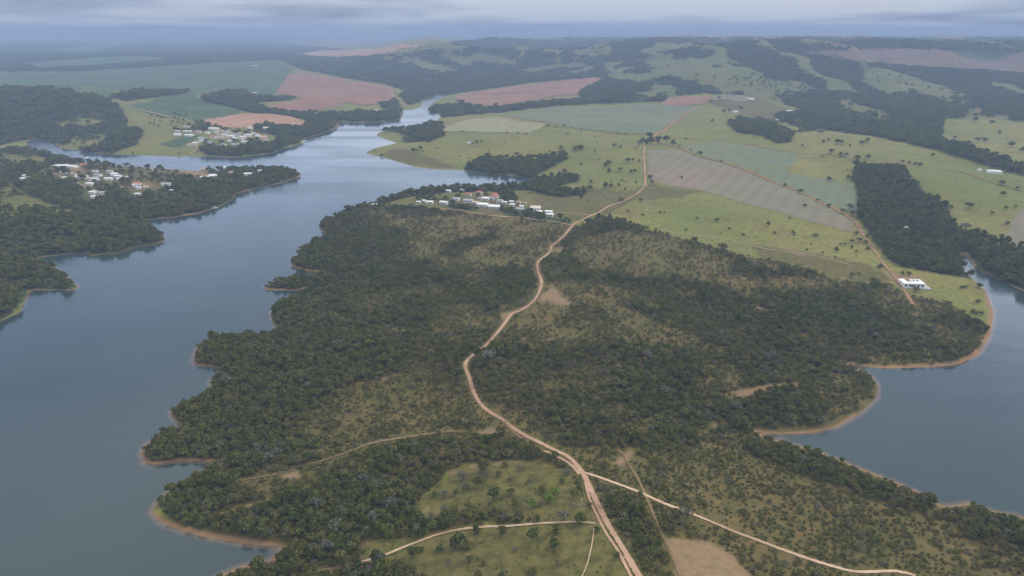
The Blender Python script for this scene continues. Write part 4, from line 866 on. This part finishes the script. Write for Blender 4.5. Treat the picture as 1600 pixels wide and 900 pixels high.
CU = [(705,431,12),(790,416,16),(810,410,12),(845,418,20),(862,418,20),(943,421,20),(967,412,18),(820,455,22),(860,468,20),(883,470,16),(925,482,24),(970,478,18),(785,475,10),(898,433,12),(780,378,25,'grey'),(700,373,20),(690,375,14),(525,325,20),(545,326,16),(342,333,14),(1230,470,14),(1110,495,14),(1135,500,14),(1160,505,14),(1180,510,16),(236,405,10),(290,461,14),(300,462,12),(210,434,10),(255,447,10),(380,493,12)]
tree_list(zoomed(980,60,2.58,CU), 2.58, 'tree along the brown boundary track', 'tree', 'trees along the boundary track', ['tall'])
CH = [(900,330,25),(910,330,22),(935,328,14),(990,312,25),(1035,320,16),(1140,370,14),(975,268,16),(1402,330,20),(1470,340,18),(1545,430,24),(1440,410,20),(1410,412,18),(1590,450,20),(338,253,14),(370,240,12),(390,292,16),(410,292,14),(460,282,16),(860,300,12),(960,300,12),(1080,345,12),(1320,400,12),(1350,430,12),(1500,380,12)]
tree_list(zoomed(980,60,2.58,CH), 2.58, 'tree on the green slopes of the far hills', 'tree', 'trees on the far green slopes', ['tall'])
CP5 = [(210,180,30),(265,185,30),(320,165,40),(350,160,45),(190,385,22),(140,350,14),(455,345,40),(490,345,40),(520,325,40),(540,350,24),(660,328,20),(950,285,30),(985,278,32),(1025,270,32),(990,318,16),(865,185,20),(1085,352,16),(1240,198,20),(1330,200,20),(1400,205,20),(845,395,14),(1217,280,16),(1465,388,24),(1330,370,30),(1310,372,26),(920,405,20),(470,412,12)]
tree_list(zoomed(560,170,5.333,CP5), 5.333, 'tree on the grassy point across the inlet', 'tree', 'trees on the grassy point', ['tall', 'scrub'])
CL = [(230 + (i * 37) % 72 + (i % 3), 172 + (i * 23) % 26, 2.6 + (i % 4) * 0.5) for i in range(26)] + [(208,246 - 6,3.5),(280,240,3),(330,96 + 62,3)]
tree_list(CL, 1.0, 'tree on the pale pasture above the lakeside village', 'tree', 'trees on the pale village pasture', ['tall'])

# ------------------------------------------------------------------ houses
def box(x0, x1, y0, y1, z0, z1):
    V = np.array([(x, y, z) for z in (z0, z1) for y in (y0, y1) for x in (x0, x1)], float)
    return V, [(0, 2, 3, 1), (4, 5, 7, 6), (0, 1, 5, 4), (2, 6, 7, 3), (0, 4, 6, 2), (1, 3, 7, 5)]
def part(name, geo, mat, parent):
    return link(bpy.data.objects.new(name, mesh(name, geo[0], geo[1], mat)), parent)
def gable(L, W, h, rise, ov=0.45, hip=0.0, th=0.16):
    a, b = L / 2 + ov, W / 2 + ov; k = a - hip; z0 = h - 0.05
    V = [(-a, -b, z0), (a, -b, z0), (a, b, z0), (-a, b, z0), (-k, 0, z0 + rise), (k, 0, z0 + rise)]
    V += [(p[0], p[1], p[2] - th) for p in V[:4]]
    F = [(0, 1, 5, 4), (2, 3, 4, 5), (1, 2, 5), (3, 0, 4), (6, 9, 8, 7), (0, 6, 7, 1), (1, 7, 8, 2), (2, 8, 9, 3), (3, 9, 6, 0)]
    return np.array(V, float), F
ROOF = {'w': 'whiteroof', 'g': 'greyroof', 't': 'tile', 'n': 'tan', 'p': 'pink', 'c': 'cream'}
TONE = {'w': 'white-roofed', 'g': 'grey-roofed', 't': 'terracotta-roofed', 'n': 'tan-roofed', 'p': 'faded pink-roofed', 'c': 'cream-roofed'}
TRIM = {}
def house(px, py, wpx, tone, where, group, detail=True, ang=None, tall=3.0, word='house'):
    x, y, z = (float(v[0]) for v in cast([px], [py + wpx * 0.12]))
    L = float(np.clip(wpx / FOC * math.sqrt(x * x + y * y + (CAM_H - z) ** 2), 4.5, 34))
    W = min(L * random.uniform(0.62, 0.85), 9.5); a = random.uniform(-0.35, 0.35) if ang is None else ang
    size = 'long' if L > 13 else ('small' if L < 6.5 else 'low')
    e = empty(word, (x, y, z - 0.35), a)
    tag(e, '%s %s %s %s' % (size, TONE[tone], word, where), word, group + ', ' + size + ' ' + TONE[tone])
    h = tall + 0.35
    wl = part('wall', box(-L / 2, L / 2, -W / 2, W / 2, 0, h), M['white' if tone in 'wgct' else 'cream'], e)
    part('roof', gable(L, W, h, W * (0.10 if tone in 'wg' else 0.26), hip=W * 0.45 if random.random() < 0.5 else 0.0), M[ROOF[tone]], e)
    if detail:
        dr = part('door', box(-0.5, 0.5, -W / 2 - 0.05, -W / 2 + 0.1, 0.35, 2.45), M['wood'], e)
        for sx in (-0.30, 0.30):
            part('window', box(sx * L - 0.65, sx * L + 0.65, -W / 2 - 0.05, -W / 2 + 0.1, 1.3, 2.4), M['glass'], e)
    return e
for q in A: house(620 + q[0] / 5.714, 270 + q[1] / 5.714, q[2] / 5.714, q[3], 'in the village by the inlet', 'houses of the inlet village', True, random.uniform(-0.45, -0.1))
house(584, 321, 9, 'w', 'alone on the wooded tip of the shore', 'lone shore house', True, 0.2)
for q in B: house(q[0] / 5, 240 + q[1] / 5, q[2] / 5, q[3], 'in the hillside village on the headland', 'houses of the headland village', False)
for q in YARD:
    house(q[0] / 3.2, 180 + q[1] / 3.2, q[2] / 3.2, q[3], 'by the sandy yard on the headland', 'houses by the sandy yard', False)
for q in Cv: house(260 + q[0] / 5.714, 170 + q[1] / 5.714, q[2] / 5.714, q[3], 'in the lakeside village below the peach field', 'houses of the lakeside village', False)
for q in [(734,224,6,'w','on the grassy point'),(394,146,12,'c','above the wood by the red field'),(500,102,7,'w','on the far wooded rise'),(643,106,7,'c','on the far grassy hill'),(666,127,5,'w','by the river narrows'),(523,174,5,'w','near the river below the red field'),(589,173,5,'w','near the river corner'),(1173,155,9,'w','at the end of the red track'),(1149,175,7,'w','among trees on the far pasture'),(1243,175,13,'w','at the foot of the hills'),(1233,174,8,'w','at the foot of the hills'),(1257,176,8,'g','at the foot of the hills'),(1216,188,7,'c','beside the dark copse'),(1414,358,6,'w','hidden in the forest block'),(1530,267,4,'w','next to the long barn'),(398,103,10,'c','in the middle of the green crop')]:
    house(q[0], q[1], q[2], q[3], q[4], 'farmhouses ' + q[4], False)
house(1553, 269, 15, 'w', 'on the far pasture beside the gallery woods', 'barn', False, -0.25, 3.6, 'barn')

# the white flat-roofed house by the narrow lake arm
x0, y0, z0 = (float(v[0]) for v in cast([1423], [446]))
wh = tag(empty('lakeside_house', (x0, y0, z0 - 0.3), -0.10), 'white flat-roofed house with open courtyard beside the lake meadow', 'house')
part('terrace', box(-9, 13, -7.5, 6.5, -1.2, 0.42), M['concrete'], wh)
part('wall', box(-8, -4, -1.0, 5.2, 0.42, 3.6), M['white'], wh); part('wall', box(-8, 8, -5.6, -1.003, 0.42, 3.6), M['white'], wh); part('wall', box(0.5, 8, -1.0, 5.2, 0.42, 3.6), M['white'], wh)
part('roof', box(-8.4, -3.7, -1.2, 5.6, 3.603, 3.95), M['whiteroof'], wh); part('roof', box(-8.4, 8.4, -6.0, -1.203, 3.603, 3.95), M['whiteroof'], wh)
rf = part('roof', box(0.2, 8.4, -1.2, 5.6, 3.603, 3.953), M['whiteroof'], wh)
for cx in (2.2, 5.4): link(bpy.data.objects.new('skylight', mesh('skylight', *box(cx - 0.9, cx + 0.9, 0.4, 4.0, 3.955, 4.1), M['glass'])), rf)
for cx in (-6.2, -3.0, 0.2, 3.4, 6.4): part('window', box(cx - 0.9, cx + 0.9, -5.66, -5.5, 1.2, 2.7), M['glass'], wh)
part('door', box(-0.9 - 1.0, -0.9 + 0.05, -5.67, -5.5, 0.42, 2.6), M['wood'], wh)

# water tank towers on the headland
for q in ((685/5, 240 + 70/5, 'white water tower on the crest of the headland'), (1125/3.2, 180 + 283/3.2, 'white water tank beside the sandy yard')):
    x0, y0, z0 = (float(v[0]) for v in cast([q[0]], [q[1]]))
    tt = tag(empty('water_tower', (x0, y0, z0 - 0.3)), q[2], 'water tower')
    ang = np.arange(12) / 12 * 2 * np.pi
    def ringz(r, zz): return np.stack([np.cos(ang) * r, np.sin(ang) * r, np.full(12, zz)], 1)
    prof = [(1.7, 5.0), (2.1, 5.4), (2.1, 8.0), (1.6, 8.7), (0.2, 9.0)]
    V = np.concatenate([ringz(*p) for p in prof]); F = [(k * 12 + i, k * 12 + (i + 1) % 12, k * 12 + 12 + (i + 1) % 12, k * 12 + 12 + i) for k in range(4) for i in range(12)] + [tuple(range(11, -1, -1)), tuple(range(48, 60))]
    part('tank', (V, F), M['white'], tt)
    for a in range(4): part('leg', tube((2.0 * math.cos(a * 1.571), 2.0 * math.sin(a * 1.571), 0), (1.5 * math.cos(a * 1.571), 1.5 * math.sin(a * 1.571), 5.2), 0.22, 0.18, 6), M['concrete'], tt)

# boats on the water
def boat(px, py, L, rz, label):
    x0, y0 = (float(v) for v in pix_plane(px, py)); b = tag(empty('boat', (x0, y0, -0.15), rz), label, 'boat')
    st = np.linspace(0, 1, 8); ws = L * 0.17 * np.array([0.75, 0.9, 1, 1, 0.95, 0.8, 0.5, 0.05])
    V = []
    for s, wv in zip(st, ws):
        xx = (s - 0.5) * L; up = 0.75 + 0.35 * s * s
        V += [(xx, -wv, up), (xx, -wv * 0.7, 0), (xx, wv * 0.7, 0), (xx, wv, up), (xx, wv * 0.8, up * 0.9), (xx, wv * 0.6, 0.25), (xx, -wv * 0.6, 0.25), (xx, -wv * 0.8, up * 0.9)]
    F = [(k * 8 + i, k * 8 + 8 + i, k * 8 + 8 + (i + 1) % 8, k * 8 + (i + 1) % 8) for k in range(7) for i in range(8)] + [tuple(range(8))]
    part('hull', (np.array(V, float), F), M['white'], b)
    part('canopy', box(-0.22 * L, 0.18 * L, -L * 0.16, L * 0.16, 2.1, 2.25), M['whiteroof'], b)
    for sx in (-0.2, 0.16):
        for sy in (-0.13, 0.13): part('post', tube((sx * L, sy * L, 0.5), (sx * L, sy * L, 2.15), 0.05, 0.05, 5), M['concrete'], b)
    part('seat', box(-0.1 * L, 0.0, -0.11 * L, 0.11 * L, 0.3, 0.75), M['wood'], b)
boat(336, 325.5, 7, 0.4, 'white covered boat moored off the headland shore')
boat(477, 221, 10, 0.8, 'white covered boat moored off the lakeside village point')

# stone corral with a white post in the clearing
x0, y0, z0 = (float(v[0]) for v in cast([906], [786]))
cr = tag(empty('stone_corral', (x0, y0, z0 - 0.15), 0.2), 'low ruined ring of grey stones with a white post', 'stone wall')
loop = [(-2.6, 1.2), (-2.9, -1.1), (-1.2, -1.9), (1.4, -1.7), (2.9, -0.9), (2.6, 0.9)]
for (ax, ay), (bx, by) in zip(loop[:-1], loop[1:]):
    for q in range(5):
        if random.random() < 0.22: continue
        f = (q + 0.5) / 5; sz = random.uniform(0.16, 0.34)
        g = box(-sz, sz, -sz * 0.8, sz * 0.8, 0, sz * 1.7); V = g[0] + rng.uniform(-0.1, 0.1, g[0].shape) + np.array([ax + (bx - ax) * f + random.uniform(-.2, .2), ay + (by - ay) * f + random.uniform(-.2, .2), 0])
        part('stone', (V, g[1]), M['stone'], cr)
part('post', tube((0.9, 0.8, 0), (1.0, 0.8, 2.4), 0.13, 0.11, 7), M['white'], cr)

# ------------------------------------------------------------------ haze: the air over the whole place
hv, hf = box(-64000, 64000, -400, 47500, -9, 262)
hm = bpy.data.materials.new('haze'); hm.use_nodes = True; ht = hm.node_tree; ht.nodes.clear()
ho = N(ht, 'ShaderNodeOutputMaterial'); pv = N(ht, 'ShaderNodeVolumePrincipled')
pv.inputs['Color'].default_value = (0.36, 0.47, 0.68, 1); pv.inputs['Density'].default_value = 0.00020; pv.inputs['Anisotropy'].default_value = 0.0
ht.links.new(pv.outputs[0], ho.inputs['Volume'])
link(tag(bpy.data.objects.new('haze', mesh('haze', hv, hf, hm)), 'blue haze in the air', None, None, 'stuff'))
